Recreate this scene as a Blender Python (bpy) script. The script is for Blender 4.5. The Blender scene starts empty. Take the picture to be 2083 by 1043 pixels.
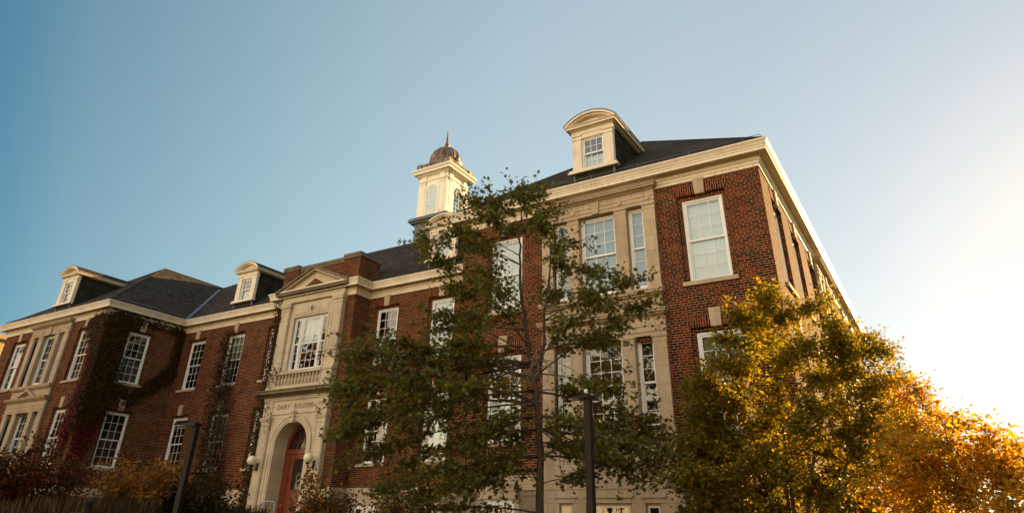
import bpy, bmesh, math, random
import numpy as np
from mathutils import Vector, Matrix
R = math.radians
random.seed(7)
rng = np.random.default_rng(11)
scene = bpy.context.scene
col = scene.collection

# ------------------------------------------------------------------ camera
cam_d = bpy.data.cameras.new("camera")
cam = bpy.data.objects.new("camera", cam_d)
col.objects.link(cam)
_r = Vector((0.85625465, 0.51626808, 0.01718284))
_u = Vector((0.23172804, -0.41363586, 0.88045868))
_f = Vector((-0.46166015, 0.74991509, 0.47381141))
cam.matrix_world = Matrix(((_r.x, _u.x, -_f.x, 2.6456), (_r.y, _u.y, -_f.y, -17.3026),
                           (_r.z, _u.z, -_f.z, 1.70), (0, 0, 0, 1)))
cam_d.sensor_width = 36.0
cam_d.lens = 1352.645 / 2083 * 36
cam_d.shift_y = -(521.5 - 346.2) / 2083
cam_d.clip_end = 3000
scene.camera = cam

# ------------------------------------------------------------------ light
SUN = Vector((0.415, 1.386, 0.362)).normalized()
EXPO = 1.8
FILL_GLOW = (1.0, .67, .39)  # warm fill light put into the unseen sky behind the camera
FILL_GAIN = 2.05
world = bpy.data.worlds.new("World")
scene.world = world
world.use_nodes = True
wn = world.node_tree.nodes
wl = world.node_tree.links
sky = wn.new('ShaderNodeTexSky')
sky.sky_type = 'NISHITA'
sky.sun_disc = False
sky.sun_elevation = math.asin(SUN.z)
sky.sun_rotation = math.atan2(SUN.x, SUN.y)
sky.altitude = 50
sky.air_density = 1.0
sky.dust_density = 0.6
sky.ozone_density = 1.0
bg = wn['Background']
def wnode(t, **k):
    o = wn.new(t)
    for q, v in k.items():
        setattr(o, q, v)
    return o
# the clear evening sky: compressed range, teal away from the sun, and a bright glow added opposite the sun to fill the shaded facade
gam = wnode('ShaderNodeGamma')
gam.inputs[1].default_value = 0.5
wl.new(sky.outputs[0], gam.inputs[0])
tc = wnode('ShaderNodeTexCoord')
dp = wnode('ShaderNodeVectorMath', operation='DOT_PRODUCT')
wl.new(tc.outputs['Generated'], dp.inputs[0])
dp.inputs[1].default_value = tuple(SUN)
mp = wnode('ShaderNodeMapRange')
mp.inputs['From Min'].default_value = -1
wl.new(dp.outputs['Value'], mp.inputs['Value'])
rp = wnode('ShaderNodeValToRGB')
rp.color_ramp.interpolation = 'B_SPLINE'
el = rp.color_ramp.elements
SKY = [(-1.0, FILL_GLOW), (-.50, FILL_GLOW), (-.1, (.13, .20, .22)), (.055, (.050, .170, .240)), (.17, (.185, .275, .285)), (.40, (.31, .37, .355)), (.63, (.40, .425, .395)),
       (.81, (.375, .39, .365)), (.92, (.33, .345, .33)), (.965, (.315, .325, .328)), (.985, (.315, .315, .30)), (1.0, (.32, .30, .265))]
while len(el) < len(SKY):
    el.new(.5)
for q, (c, v) in zip(el, SKY):
    q.position = c * .5 + .5
    q.color = (*v, 1)
wl.new(mp.outputs[0], rp.inputs[0])
ml = wnode('ShaderNodeVectorMath', operation='MULTIPLY')
wl.new(gam.outputs[0], ml.inputs[0])
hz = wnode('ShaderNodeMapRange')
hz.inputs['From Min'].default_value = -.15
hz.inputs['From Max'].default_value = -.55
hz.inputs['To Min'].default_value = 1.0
hz.inputs['To Max'].default_value = FILL_GAIN
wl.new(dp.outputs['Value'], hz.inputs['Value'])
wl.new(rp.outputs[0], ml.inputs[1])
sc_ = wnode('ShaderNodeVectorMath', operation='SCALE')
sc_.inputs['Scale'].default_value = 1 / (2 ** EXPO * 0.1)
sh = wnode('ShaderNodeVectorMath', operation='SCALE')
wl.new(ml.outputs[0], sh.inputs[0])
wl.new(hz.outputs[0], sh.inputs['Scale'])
# the added fill glow opposite the sun is warm near the horizon and pale blue higher up
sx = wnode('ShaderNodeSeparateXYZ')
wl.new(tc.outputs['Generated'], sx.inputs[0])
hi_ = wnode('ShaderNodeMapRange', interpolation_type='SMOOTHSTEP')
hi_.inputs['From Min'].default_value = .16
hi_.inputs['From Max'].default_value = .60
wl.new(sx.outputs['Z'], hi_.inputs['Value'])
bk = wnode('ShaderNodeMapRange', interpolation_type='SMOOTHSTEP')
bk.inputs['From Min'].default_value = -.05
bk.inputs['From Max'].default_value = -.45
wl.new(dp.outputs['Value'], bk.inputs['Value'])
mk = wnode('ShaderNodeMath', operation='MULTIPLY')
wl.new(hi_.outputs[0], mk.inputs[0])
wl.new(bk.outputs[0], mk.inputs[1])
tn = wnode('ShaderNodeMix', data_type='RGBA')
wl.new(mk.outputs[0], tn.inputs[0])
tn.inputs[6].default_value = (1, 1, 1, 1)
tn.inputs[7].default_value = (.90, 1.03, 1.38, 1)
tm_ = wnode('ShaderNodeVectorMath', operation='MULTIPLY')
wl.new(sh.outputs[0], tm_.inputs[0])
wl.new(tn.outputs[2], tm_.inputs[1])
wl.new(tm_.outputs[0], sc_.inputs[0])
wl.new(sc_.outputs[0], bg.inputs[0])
bg.inputs[1].default_value = 0.1
sd = bpy.data.lights.new("sun", 'SUN')
sd.energy = 5.0
sd.angle = R(0.5)
sd.color = (1.0, 0.66, 0.28)
sun = bpy.data.objects.new("sun", sd)
col.objects.link(sun)
sun.rotation_euler = (-SUN).to_track_quat('-Z', 'Y').to_euler()
sun.location = (30, 60, 40)
scene.view_settings.view_transform = 'Standard'
scene.view_settings.look = 'None'
scene.view_settings.exposure = EXPO
scene.view_settings.gamma = 1
scene.cycles.max_bounces = 8
scene.cycles.transparent_max_bounces = 12

# ------------------------------------------------------------------ materials
class NT:
    def __init__(s, name):
        s.m = bpy.data.materials.new(name)
        s.m.use_nodes = True
        s.t = s.m.node_tree
        s.b = s.t.nodes['Principled BSDF']
        s.out = s.t.nodes['Material Output']
    def n(s, typ, **k):
        o = s.t.nodes.new(typ)
        for a, v in k.items():
            if a.startswith('i_'):
                key = a[2:]
                key = int(key) if key.isdigit() else key.replace('_', ' ')
                o.inputs[key].default_value = v
            else:
                setattr(o, a, v)
        return o
    def l(s, a, b):
        s.t.links.new(a, b)
    def ramp(s, stops, fac=None, interp='LINEAR'):
        o = s.t.nodes.new('ShaderNodeValToRGB')
        e = o.color_ramp.elements
        o.color_ramp.interpolation = interp
        while len(e) < len(stops):
            e.new(0.5)
        for q, (p, c) in zip(e, stops):
            q.position = p
            q.color = (*c, 1) if len(c) == 3 else c
        if fac is not None:
            s.l(fac, o.inputs[0])
        return o.outputs[0]
    def mix(s, fac, a, b, typ='MIX'):
        o = s.t.nodes.new('ShaderNodeMix')
        o.data_type = 'RGBA'
        o.blend_type = typ
        for sock, v in ((o.inputs[0], fac), (o.inputs[6], a), (o.inputs[7], b)):
            if hasattr(v, 'links'):
                s.l(v, sock)
            elif isinstance(v, (int, float)):
                sock.default_value = v
            else:
                sock.default_value = (*v, 1)
        return o.outputs[2]
    def noise(s, scale, detail=4, vec=None, rough=0.55, dim=None):
        o = s.n('ShaderNodeTexNoise', i_Scale=scale, i_Detail=detail, i_Roughness=rough)
        if vec is not None:
            s.l(vec, o.inputs['Vector'])
        return o.outputs['Fac']
    def uv(s):
        return s.n('ShaderNodeUVMap', uv_map='uv').outputs[0]
    def pos(s):
        return s.n('ShaderNodeTexCoord').outputs['Object']
    def mapping(s, vec, scale=(1, 1, 1), loc=(0, 0, 0), rot=(0, 0, 0)):
        o = s.n('ShaderNodeMapping')
        o.inputs['Scale'].default_value = scale
        o.inputs['Location'].default_value = loc
        o.inputs['Rotation'].default_value = rot
        s.l(vec, o.inputs[0])
        return o.outputs[0]
    def bump(s, h, strength=0.5, dist=0.01):
        o = s.n('ShaderNodeBump', i_Strength=strength, i_Distance=dist)
        s.l(h, o.inputs['Height'])
        s.l(o.outputs[0], s.b.inputs['Normal'])
    def fin(s, color=None, rough=0.8, metal=0, spec=0.3):
        if color is not None:
            if hasattr(color, 'links'):
                s.l(color, s.b.inputs['Base Color'])
            else:
                s.b.inputs['Base Color'].default_value = (*color, 1)
        if hasattr(rough, 'links'):
            s.l(rough, s.b.inputs['Roughness'])
        else:
            s.b.inputs['Roughness'].default_value = rough
        s.b.inputs['Metallic'].default_value = metal
        s.b.inputs['Specular IOR Level'].default_value = spec
        return s.m

BR_W, BR_H = 0.2135, 0.0677
def brick_material(name, rot=False, red=0.0, headers=True):
    t = NT(name)
    uv = t.uv()
    if rot:
        uv = t.mapping(uv, rot=(0, 0, R(90)))
    # slight waviness so courses are not ruler straight
    def brick(w):
        b = t.n('ShaderNodeTexBrick', offset=0.5, offset_frequency=2, squash=1.0)
        b.inputs['Color1'].default_value = (0, 0, 0, 1)
        b.inputs['Color2'].default_value = (1, 1, 1, 1)
        b.inputs['Mortar'].default_value = (0, 0, 0, 1)
        b.inputs['Scale'].default_value = 1.0
        b.inputs['Mortar Size'].default_value = 0.0058
        b.inputs['Mortar Smooth'].default_value = 0.15
        b.inputs['Bias'].default_value = 0.0
        b.inputs['Brick Width'].default_value = w
        b.inputs['Row Height'].default_value = BR_H
        t.l(uv, b.inputs['Vector'])
        return b
    b1 = brick(BR_W)
    if headers:
        b2 = brick(BR_W / 2)
        sep = t.n('ShaderNodeSeparateXYZ')
        t.l(uv, sep.inputs[0])
        dv = t.n('ShaderNodeMath', operation='DIVIDE', i_1=BR_H)
        t.l(sep.outputs[1], dv.inputs[0])
        fl = t.n('ShaderNodeMath', operation='FLOOR')
        t.l(dv.outputs[0], fl.inputs[0])
        ad = t.n('ShaderNodeMath', operation='ADD', i_1=700.0)
        t.l(fl.outputs[0], ad.inputs[0])
        md = t.n('ShaderNodeMath', operation='MODULO', i_1=6.0)
        t.l(ad.outputs[0], md.inputs[0])
        lt = t.n('ShaderNodeMath', operation='LESS_THAN', i_1=0.5)
        t.l(md.outputs[0], lt.inputs[0])
        rnd = t.mix(lt.outputs[0], b1.outputs['Color'], b2.outputs['Color'])
        mo = t.n('ShaderNodeMix', data_type='FLOAT')
        t.l(lt.outputs[0], mo.inputs[0])
        t.l(b1.outputs['Fac'], mo.inputs[2])
        t.l(b2.outputs['Fac'], mo.inputs[3])
        mort = mo.outputs[0]
    else:
        rnd = b1.outputs['Color']
        mort = b1.outputs['Fac']
    k = 1.0 + red
    cr = t.ramp([(0.0, (0.018, 0.008, 0.006)), (0.25, (0.046, 0.011, 0.006)),
                 (0.5, (0.108 * k, 0.0145, 0.006)), (0.8, (0.170 * k, 0.024, 0.008)),
                 (1.0, (0.205 * k, 0.044, 0.014))], rnd)
    big = t.noise(0.5, 5, t.pos())
    cr = t.mix(t.ramp([(0.35, (0, 0, 0)), (0.75, (0.55, 0.55, 0.55))], big), cr, (0.042, 0.015, 0.008))
    drip = t.noise(1, 5, t.mapping(t.pos(), (2.6, 2.6, .22)), 0.65)
    cr = t.mix(t.ramp([(0.50, (0, 0, 0)), (0.72, (0.6, 0.6, 0.6))], drip), cr, (0.028, 0.012, 0.008))
    fine = t.noise(22, 3, t.pos())
    cr = t.mix(0.35, cr, t.ramp([(0.3, (0.25, 0.25, 0.25)), (0.7, (1, 1, 1))], fine), 'MULTIPLY')
    mc = t.ramp([(0.3, (0.30, 0.165, 0.075)), (0.7, (0.52, 0.32, 0.165))], t.noise(1.7, 4, t.pos()))
    c = t.mix(mort, cr, mc)
    inv = t.n('ShaderNodeMath', operation='SUBTRACT', i_0=1.0)
    t.l(mort, inv.inputs[1])
    hh = t.n('ShaderNodeMath', operation='MULTIPLY_ADD', i_1=0.7)
    t.l(fine, hh.inputs[0])
    t.l(inv.outputs[0], hh.inputs[2])
    t.bump(hh.outputs[0], 0.9, 0.010)
    return t.fin(c, 0.95, 0, 0.08)

def stone_material(name, base=(0.56, 0.42, 0.27), dark=(0.29, 0.21, 0.135), joints=None, rough_face=False, stain=0.5):
    t = NT(name)
    p = t.pos()
    n1 = t.noise(0.9, 6, p, 0.62)
    streak = t.noise(1.0, 5, t.mapping(p, (3.5, 3.5, 0.45)), 0.6)
    c = t.mix(t.ramp([(0.42, (0, 0, 0)), (0.72, (stain, stain, stain))], n1), base, dark)
    c = t.mix(t.ramp([(0.5, (0, 0, 0)), (0.8, (stain * .8,) * 3)], streak), c, tuple(v * .75 for v in dark))
    g = t.noise(60, 3, p)
    c = t.mix(0.3, c, t.ramp([(0.3, (0.6, 0.6, 0.6)), (0.7, (1, 1, 1))], g), 'MULTIPLY')
    h = g
    if joints:
        b = t.n('ShaderNodeTexBrick', offset=0.5)
        b.inputs['Color1'].default_value = (0, 0, 0, 1)
        b.inputs['Color2'].default_value = (1, 1, 1, 1)
        b.inputs['Scale'].default_value = 1
        b.inputs['Mortar Size'].default_value = joints[2]
        b.inputs['Mortar Smooth'].default_value = 0.3
        b.inputs['Brick Width'].default_value = joints[0]
        b.inputs['Row Height'].default_value = joints[1]
        t.l(t.uv(), b.inputs['Vector'])
        c = t.mix(0.45, c, t.ramp([(0, (0.55, 0.52, 0.5) if rough_face else (.8, .78, .76)), (1, (1, 1, 1))], b.outputs['Color']), 'MULTIPLY')
        c = t.mix(b.outputs['Fac'], c, (0.16, 0.125, 0.085))
        iv = t.n('ShaderNodeMath', operation='SUBTRACT', i_0=1.0)
        t.l(b.outputs['Fac'], iv.inputs[1])
        h = iv.outputs[0]
        if rough_face:
            mm = t.n('ShaderNodeMath', operation='MULTIPLY_ADD', i_1=3.0)
            t.l(t.noise(5, 5, p), mm.inputs[0])
            t.l(h, mm.inputs[2])
            h = mm.outputs[0]
    t.bump(h, 0.8 if rough_face else 0.35, 0.05 if rough_face else 0.006)
    return t.fin(c, 0.85, 0, 0.25)

def paint_material(name, base, dirt=(0.35, 0.27, 0.17), amt=0.35, rough=0.5):
    t = NT(name)
    p = t.pos()
    c = t.mix(t.ramp([(0.45, (0, 0, 0)), (0.8, (amt,) * 3)], t.noise(1.6, 6, p, 0.65)), base, dirt)
    c = t.mix(t.ramp([(0.55, (0, 0, 0)), (0.75, (amt,) * 3)], t.noise(1, 5, t.mapping(p, (9, 9, 0.7)), 0.6)), c, dirt)
    t.bump(t.noise(40, 3, p), 0.15, 0.004)
    return t.fin(c, rough, 0, 0.4)

def shingle_material(name, lo, hi, w=0.30, h=0.13):
    t = NT(name)
    b = t.n('ShaderNodeTexBrick', offset=0.5)
    b.inputs['Color1'].default_value = (0, 0, 0, 1)
    b.inputs['Color2'].default_value = (1, 1, 1, 1)
    b.inputs['Mortar'].default_value = (0, 0, 0, 1)
    b.inputs['Scale'].default_value = 1
    b.inputs['Mortar Size'].default_value = 0.008
    b.inputs['Brick Width'].default_value = w
    b.inputs['Row Height'].default_value = h
    t.l(t.uv(), b.inputs['Vector'])
    c = t.ramp([(0, lo), (1, hi)], b.outputs['Color'])
    c = t.mix(0.5, c, t.ramp([(0.3, (0.45, 0.45, 0.45)), (0.75, (1, 1, 1))], t.noise(1.2, 5, t.pos())), 'MULTIPLY')
    c = t.mix(b.outputs['Fac'], c, tuple(v * .35 for v in lo))
    g = t.noise(90, 2, t.pos())
    sep = t.n('ShaderNodeSeparateXYZ')
    t.l(t.uv(), sep.inputs[0])
    dv = t.n('ShaderNodeMath', operation='DIVIDE', i_1=h)
    t.l(sep.outputs[1], dv.inputs[0])
    fr = t.n('ShaderNodeMath', operation='FRACT')
    t.l(dv.outputs[0], fr.inputs[0])
    sub = t.n('ShaderNodeMath', operation='SUBTRACT', i_0=1.0)
    t.l(fr.outputs[0], sub.inputs[1])
    ad = t.n('ShaderNodeMath', operation='MULTIPLY_ADD', i_1=0.4)
    t.l(g, ad.inputs[0])
    t.l(sub.outputs[0], ad.inputs[2])
    t.bump(ad.outputs[0], 0.8, 0.02)
    return t.fin(c, 0.9, 0, 0.05)

def glass_material(name, ior=1.85):
    t = NT(name)
    t.t.nodes.remove(t.b)
    tr = t.n('ShaderNodeBsdfTransparent')
    tr.inputs[0].default_value = (0.86, 0.9, 0.9, 1)
    gl = t.n('ShaderNodeBsdfGlossy')
    gl.inputs['Color'].default_value = (0.95, 0.97, 1, 1)
    gl.inputs['Roughness'].default_value = 0.015
    fr = t.n('ShaderNodeFresnel', i_IOR=ior)
    mx = t.n('ShaderNodeMixShader')
    bm_ = t.n('ShaderNodeBump', i_Strength=0.22, i_Distance=0.02)
    t.l(t.noise(1.3, 2, t.pos()), bm_.inputs['Height'])
    t.l(bm_.outputs[0], gl.inputs['Normal'])
    t.l(fr.outputs[0], mx.inputs[0])
    t.l(tr.outputs[0], mx.inputs[1])
    t.l(gl.outputs[0], mx.inputs[2])
    t.l(mx.outputs[0], t.out.inputs[0])
    return t.m

def plain(name, c, rough=0.6, metal=0, spec=0.4, var=0.25, scale=6):
    t = NT(name)
    k = t.mix(t.ramp([(0.35, (0, 0, 0)), (0.75, (1, 1, 1))], t.noise(scale, 5, t.pos())), c, tuple(v * (1 - var) for v in c))
    return t.fin(k, rough, metal, spec)

def leaf_material(name, stops, trans=0.45, gloss=0.25):
    t = NT(name)
    g = t.n('ShaderNodeNewGeometry')
    c = t.ramp(stops, g.outputs['Random Per Island'])
    clump = t.noise(0.9, 2, t.pos())
    c = t.mix(0.6, c, t.ramp([(0.35, (0.6, 0.55, 0.5)), (0.65, (1.0, 1.0, 1.0))], clump), 'MULTIPLY')
    t.l(c, t.b.inputs['Base Color'])
    t.b.inputs['Roughness'].default_value = 0.5
    t.b.inputs['Specular IOR Level'].default_value = gloss
    tl = t.n('ShaderNodeBsdfTranslucent')
    warm = t.mix(1.0, c, (1.9, 1.5, 0.45), 'MULTIPLY')
    t.l(warm, tl.inputs[0])
    mx = t.n('ShaderNodeMixShader', i_0=trans)
    t.l(t.b.outputs[0], mx.inputs[1])
    t.l(tl.outputs[0], mx.inputs[2])
    t.l(mx.outputs[0], t.out.inputs[0])
    return t.m

def bark_material(name, a=(0.10, 0.065, 0.045), b=(0.045, 0.03, 0.022)):
    t = NT(name)
    n = t.noise(7, 6, t.mapping(t.pos(), (1, 1, 0.18)), 0.65)
    c = t.ramp([(0.35, b), (0.65, a)], n)
    t.bump(n, 0.8, 0.02)
    return t.fin(c, 0.9, 0, 0.2)

def copper_material(name):
    t = NT(name)
    p = t.pos()
    st = t.noise(1, 5, t.mapping(p, (7, 7, 0.8)), 0.6)
    c = t.ramp([(0.32, (0.075, 0.05, 0.035)), (0.5, (0.16, 0.105, 0.075)), (0.66, (0.30, 0.25, 0.20))], st)
    t.bump(st, 0.2, 0.01)
    return t.fin(c, 0.55, 0.35, 0.4)

M = {}
M['brick'] = brick_material('red brick')
M['soldier'] = brick_material('soldier brick', rot=True, red=0.1, headers=False)
M['stone'] = stone_material('limestone', joints=(1.15, .46, .0035), stain=.6)
M['portal'] = stone_material('portal limestone', (0.66, 0.545, 0.375), (0.36, 0.285, 0.195), joints=(.95, .47, .0035), stain=0.55)
M['slab'] = stone_material('weathered stone', (0.21, 0.165, 0.105), (0.07, 0.058, 0.042), stain=0.8)
M['basestone'] = stone_material('base stone', (0.38, 0.29, 0.19), (0.19, 0.145, 0.095), joints=(0.62, 0.31, 0.009), rough_face=True)
M['cream'] = paint_material('cream paint', (0.78, 0.65, 0.47), (0.32, 0.23, 0.14), 0.45)
M['cupola'] = paint_material('cupola paint', (0.82, 0.75, 0.60), (0.42, 0.34, 0.22), 0.3)
M['white'] = paint_material('white paint', (0.80, 0.79, 0.74), (0.5, 0.45, 0.37), 0.25, 0.4)
M['roof'] = shingle_material('dark shingles', (0.036, 0.028, 0.021), (0.086, 0.066, 0.049))
M['cheek'] = shingle_material('olive shingles', (0.030, 0.028, 0.018), (0.055, 0.05, 0.033), 0.26, 0.16)
M['glass'] = glass_material('window glass')
M['doorglass'] = glass_material('door glass', 1.35)
M['blind'] = plain('white blind', (0.80, 0.90, 0.94), 0.9, 0, 0.1, 0.06, 1.5)
M['darkblind'] = plain('drawn dark blind', (0.095, 0.09, 0.045), 0.9, 0, 0.1, 0.15, 1.5)
M['blueblind'] = plain('bluish blind', (0.24, 0.43, 0.56), 0.9, 0, 0.1, 0.08, 1.5)
M['greenblind'] = plain('greenish blind', (0.40, 0.40, 0.27), 0.9, 0, 0.1, 0.1, 1.5)
M['curtain'] = plain('curtain', (0.45, 0.42, 0.36), 0.9, 0, 0.1, 0.3, 5)
M['floor'] = plain('room floor', (0.14, 0.09, 0.05), 0.8)
M['room'] = plain('room wall', (0.20, 0.13, 0.07), 0.9, 0, 0.1, 0.4, 0.8)
M['copper'] = copper_material('weathered copper')
M['lead'] = plain('grey lead', (0.13, 0.135, 0.13), 0.6, 0.2, 0.4, 0.45, 2.5)
M['flash'] = plain('flashing', (0.16, 0.17, 0.19), 0.45, 0.6, 0.5)
M['door'] = plain('red stained door', (0.20, 0.036, 0.013), 0.35, 0, 0.5, 0.4, 4)
M['iron'] = plain('dark iron', (0.03, 0.026, 0.024), 0.5, 0.4, 0.4)
M['post'] = plain('bronze brown post', (0.020, 0.010, 0.006), 0.6, 0.0, 0.2)
M['lens'] = plain('lamp lens', (0.35, 0.34, 0.31), 0.3)
M['globe'] = plain('opal globe', (0.88, 0.80, 0.50), 0.25, 0, 0.5, 0.08, 3)
M['rail'] = plain('galvanised pipe', (0.33, 0.34, 0.36), 0.4, 0.7, 0.5)
M['letter'] = plain('letter cut', (0.21, 0.155, 0.10), 0.9)
M['sticker'] = plain('notice white', (0.8, 0.8, 0.8), 0.6)
M['stickerred'] = plain('notice red', (0.6, 0.08, 0.07), 0.6)
M['yellow'] = stone_material('yellow brick', (0.55, 0.40, 0.19), (0.38, 0.27, 0.13), joints=(0.4, 0.2, 0.012), stain=0.3)
M['oakleaf'] = leaf_material('oak leaf', [(0.0, (0.075, 0.090, 0.022)), (0.5, (0.145, 0.155, 0.034)), (0.86, (0.21, 0.20, 0.045)), (0.93, (0.20, 0.12, 0.03)), (1.0, (0.19, 0.045, 0.025))], 0.45)
M['goldleaf'] = leaf_material('yellowing leaf', [(0.0, (0.080, 0.092, 0.014)), (0.4, (0.165, 0.160, 0.019)), (0.8, (0.28, 0.24, 0.025)), (0.96, (0.34, 0.20, 0.022)), (1.0, (0.34, 0.11, 0.02))], 0.6)
M['amberleaf'] = leaf_material('amber leaf', [(0.0, (0.20, 0.15, 0.015)), (0.4, (0.40, 0.28, 0.024)), (0.8, (0.52, 0.33, 0.027)), (1.0, (0.50, 0.20, 0.022))], 0.66)
M['redleaf'] = leaf_material('dark red leaf', [(0.0, (0.028, 0.018, 0.007)), (0.4, (0.060, 0.024, 0.008)), (0.8, (0.11, 0.028, 0.009)), (1.0, (0.20, 0.05, 0.010))], 0.4, 0.1)
M['orangeleaf'] = leaf_material('orange leaf', [(0.0, (0.07, 0.06, 0.014)), (0.35, (0.16, 0.09, 0.015)), (0.7, (0.32, 0.13, 0.015)), (1.0, (0.45, 0.16, 0.015))], 0.4)
M['mixleaf'] = leaf_material('mixed shrub leaf', [(0.0, (0.045, 0.055, 0.014)), (0.45, (0.10, 0.075, 0.016)), (0.7, (0.13, 0.05, 0.03)), (0.85, (0.30, 0.12, 0.02)), (1.0, (0.38, 0.15, 0.02))], 0.4)
M['ivyleaf'] = leaf_material('ivy leaf', [(0.0, (0.030, 0.026, 0.007)), (0.5, (0.060, 0.044, 0.009)), (0.75, (0.085, 0.042, 0.010)), (1.0, (0.13, 0.03, 0.012))], 0.3, 0.1)
M['redivy'] = leaf_material('red ivy leaf', [(0.0, (0.05, 0.02, 0.012)), (0.5, (0.13, 0.014, 0.016)), (1.0, (0.26, 0.018, 0.026))], 0.3, 0.1)
M['vineleaf'] = leaf_material('dry vine leaf', [(0.0, (0.022, 0.018, 0.007)), (0.6, (0.046, 0.032, 0.011)), (1.0, (0.09, 0.045, 0.015))], 0.3, 0.1)
M['bark'] = bark_material('bark')
M['twig'] = bark_material('pale dead twig', (0.30, 0.22, 0.15), (0.18, 0.125, 0.085))
M['drygrass'] = leaf_material('dry grass blade', [(0.0, (0.05, 0.045, 0.018)), (0.5, (0.12, 0.08, 0.035)), (1.0, (0.20, 0.13, 0.06))], 0.35)
tg = NT('lawn')
_n1 = tg.noise(0.35, 6, tg.pos())
_n2 = tg.noise(9, 4, tg.pos())
_c = tg.ramp([(0.3, (0.035, 0.05, 0.014)), (0.6, (0.075, 0.075, 0.022)), (0.8, (0.14, 0.09, 0.03))], _n1)
_c = tg.mix(0.6, _c, tg.ramp([(0.3, (0.4, 0.4, 0.4)), (0.7, (1, 1, 1))], _n2), 'MULTIPLY')
tg.bump(_n2, 0.8, 0.05)
M['lawn'] = tg.fin(_c, 0.95, 0, 0.1)

# ------------------------------------------------------------------ mesh helpers
class MB:
    def __init__(s):
        s.v = []
        s.f = []
        s.mi = []
        s.sm = []
        s.mats = []
    def m(s, mat):
        if mat not in s.mats:
            s.mats.append(mat)
        return s.mats.index(mat)
    def poly(s, pts, mat, smooth=False):
        k = len(s.v)
        s.v += [tuple(p) for p in pts]
        s.f.append(tuple(range(k, k + len(pts))))
        s.mi.append(s.m(mat))
        s.sm.append(smooth)
    def box(s, x0, x1, y0, y1, z0, z1, mat, skip=''):
        if x0 > x1: x0, x1 = x1, x0
        if y0 > y1: y0, y1 = y1, y0
        k = len(s.v)
        s.v += [(x0, y0, z0), (x1, y0, z0), (x1, y1, z0), (x0, y1, z0), (x0, y0, z1), (x1, y0, z1), (x1, y1, z1), (x0, y1, z1)]
        for tag_, q in (('d', (0, 3, 2, 1)), ('u', (4, 5, 6, 7)), ('f', (0, 1, 5, 4)), ('r', (1, 2, 6, 5)), ('b', (2, 3, 7, 6)), ('l', (3, 0, 4, 7))):
            if tag_ in skip:
                continue
            s.f.append(tuple(k + i for i in q))
            s.mi.append(s.m(mat))
            s.sm.append(False)
    def extr(s, prof, y0, y1, mat, smooth=False, caps=True):
        """profile in (x,z), extruded along y"""
        n = len(prof)
        k = len(s.v)
        s.v += [(x, y0, z) for x, z in prof] + [(x, y1, z) for x, z in prof]
        mi = s.m(mat)
        for i in range(n):
            j = (i + 1) % n
            s.f.append((k + i, k + j, k + n + j, k + n + i))
            s.mi.append(mi)
            s.sm.append(smooth)
        if caps:
            s.f.append(tuple(k + i for i in reversed(range(n))))
            s.f.append(tuple(k + n + i for i in range(n)))
            s.mi += [mi, mi]
            s.sm += [False, False]
    def lathe(s, prof, c, mat, seg=20, smooth=True):
        k = len(s.v)
        n = len(prof)
        for i in range(seg):
            a = 2 * math.pi * i / seg
            s.v += [(c[0] + r * math.cos(a), c[1] + r * math.sin(a), c[2] + z) for r, z in prof]
        mi = s.m(mat)
        for i in range(seg):
            j = (i + 1) % seg
            for q in range(n - 1):
                s.f.append((k + i * n + q, k + j * n + q, k + j * n + q + 1, k + i * n + q + 1))
                s.mi.append(mi)
                s.sm.append(smooth)
    def tube(s, pts, radii, mat, seg=6):
        pts = [Vector(p) for p in pts]
        if not hasattr(radii, '__len__'):
            radii = [radii] * len(pts)
        k = len(s.v)
        mi = s.m(mat)
        n = len(pts)
        ref = None
        for i, p in enumerate(pts):
            d = (pts[min(i + 1, n - 1)] - pts[max(i - 1, 0)])
            if d.length < 1e-6:
                d = Vector((0, 0, 1))
            d.normalize()
            if ref is None:
                ref = d.orthogonal().normalized()
            a = (ref - d * ref.dot(d))
            if a.length < 1e-5:
                a = d.orthogonal()
            a.normalize()
            ref = a
            b = d.cross(a)
            for j in range(seg):
                t = 2 * math.pi * j / seg
                s.v.append(tuple(p + (a * math.cos(t) + b * math.sin(t)) * radii[i]))
        for i in range(n - 1):
            for j in range(seg):
                j2 = (j + 1) % seg
                s.f.append((k + i * seg + j, k + i * seg + j2, k + (i + 1) * seg + j2, k + (i + 1) * seg + j))
                s.mi.append(mi)
                s.sm.append(True)
        s.f.append(tuple(k + j for j in reversed(range(seg))))
        s.f.append(tuple(k + (n - 1) * seg + j for j in range(seg)))
        s.mi += [mi, mi]
        s.sm += [False, False]
    def sweep(s, path, prof, mat, closed=False):
        """prof = [(offset outward, z)], path = plan polyline, outward on the right hand side; mitred"""
        P = [Vector((p[0], p[1])) for p in path]
        n = len(P)
        rings = []
        for i in range(n):
            def nrm(a, b):
                d = (b - a).normalized()
                return Vector((d.y, -d.x))
            if closed or 0 < i < n - 1:
                n1 = nrm(P[i - 1], P[i])
                n2 = nrm(P[i], P[(i + 1) % n])
                mvec = (n1 + n2)
                mvec = mvec / max(mvec.length_squared, 1e-6) * 2
            elif i == 0:
                mvec = nrm(P[0], P[1])
            else:
                mvec = nrm(P[-2], P[-1])
            rings.append([(P[i].x + mvec.x * o, P[i].y + mvec.y * o, z) for o, z in prof])
        k = len(s.v)
        m_ = len(prof)
        for r_ in rings:
            s.v += r_
        mi = s.m(mat)
        for i in range(n if closed else n - 1):
            j = (i + 1) % n
            for q in range(m_ - 1):
                s.f.append((k + i * m_ + q, k + j * m_ + q, k + j * m_ + q + 1, k + i * m_ + q + 1))
                s.mi.append(mi)
                s.sm.append(False)
        if not closed:
            s.f.append(tuple(k + q for q in range(m_)))
            s.f.append(tuple(k + (n - 1) * m_ + q for q in reversed(range(m_))))
            s.mi += [mi, mi]
            s.sm += [False, False]
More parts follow.
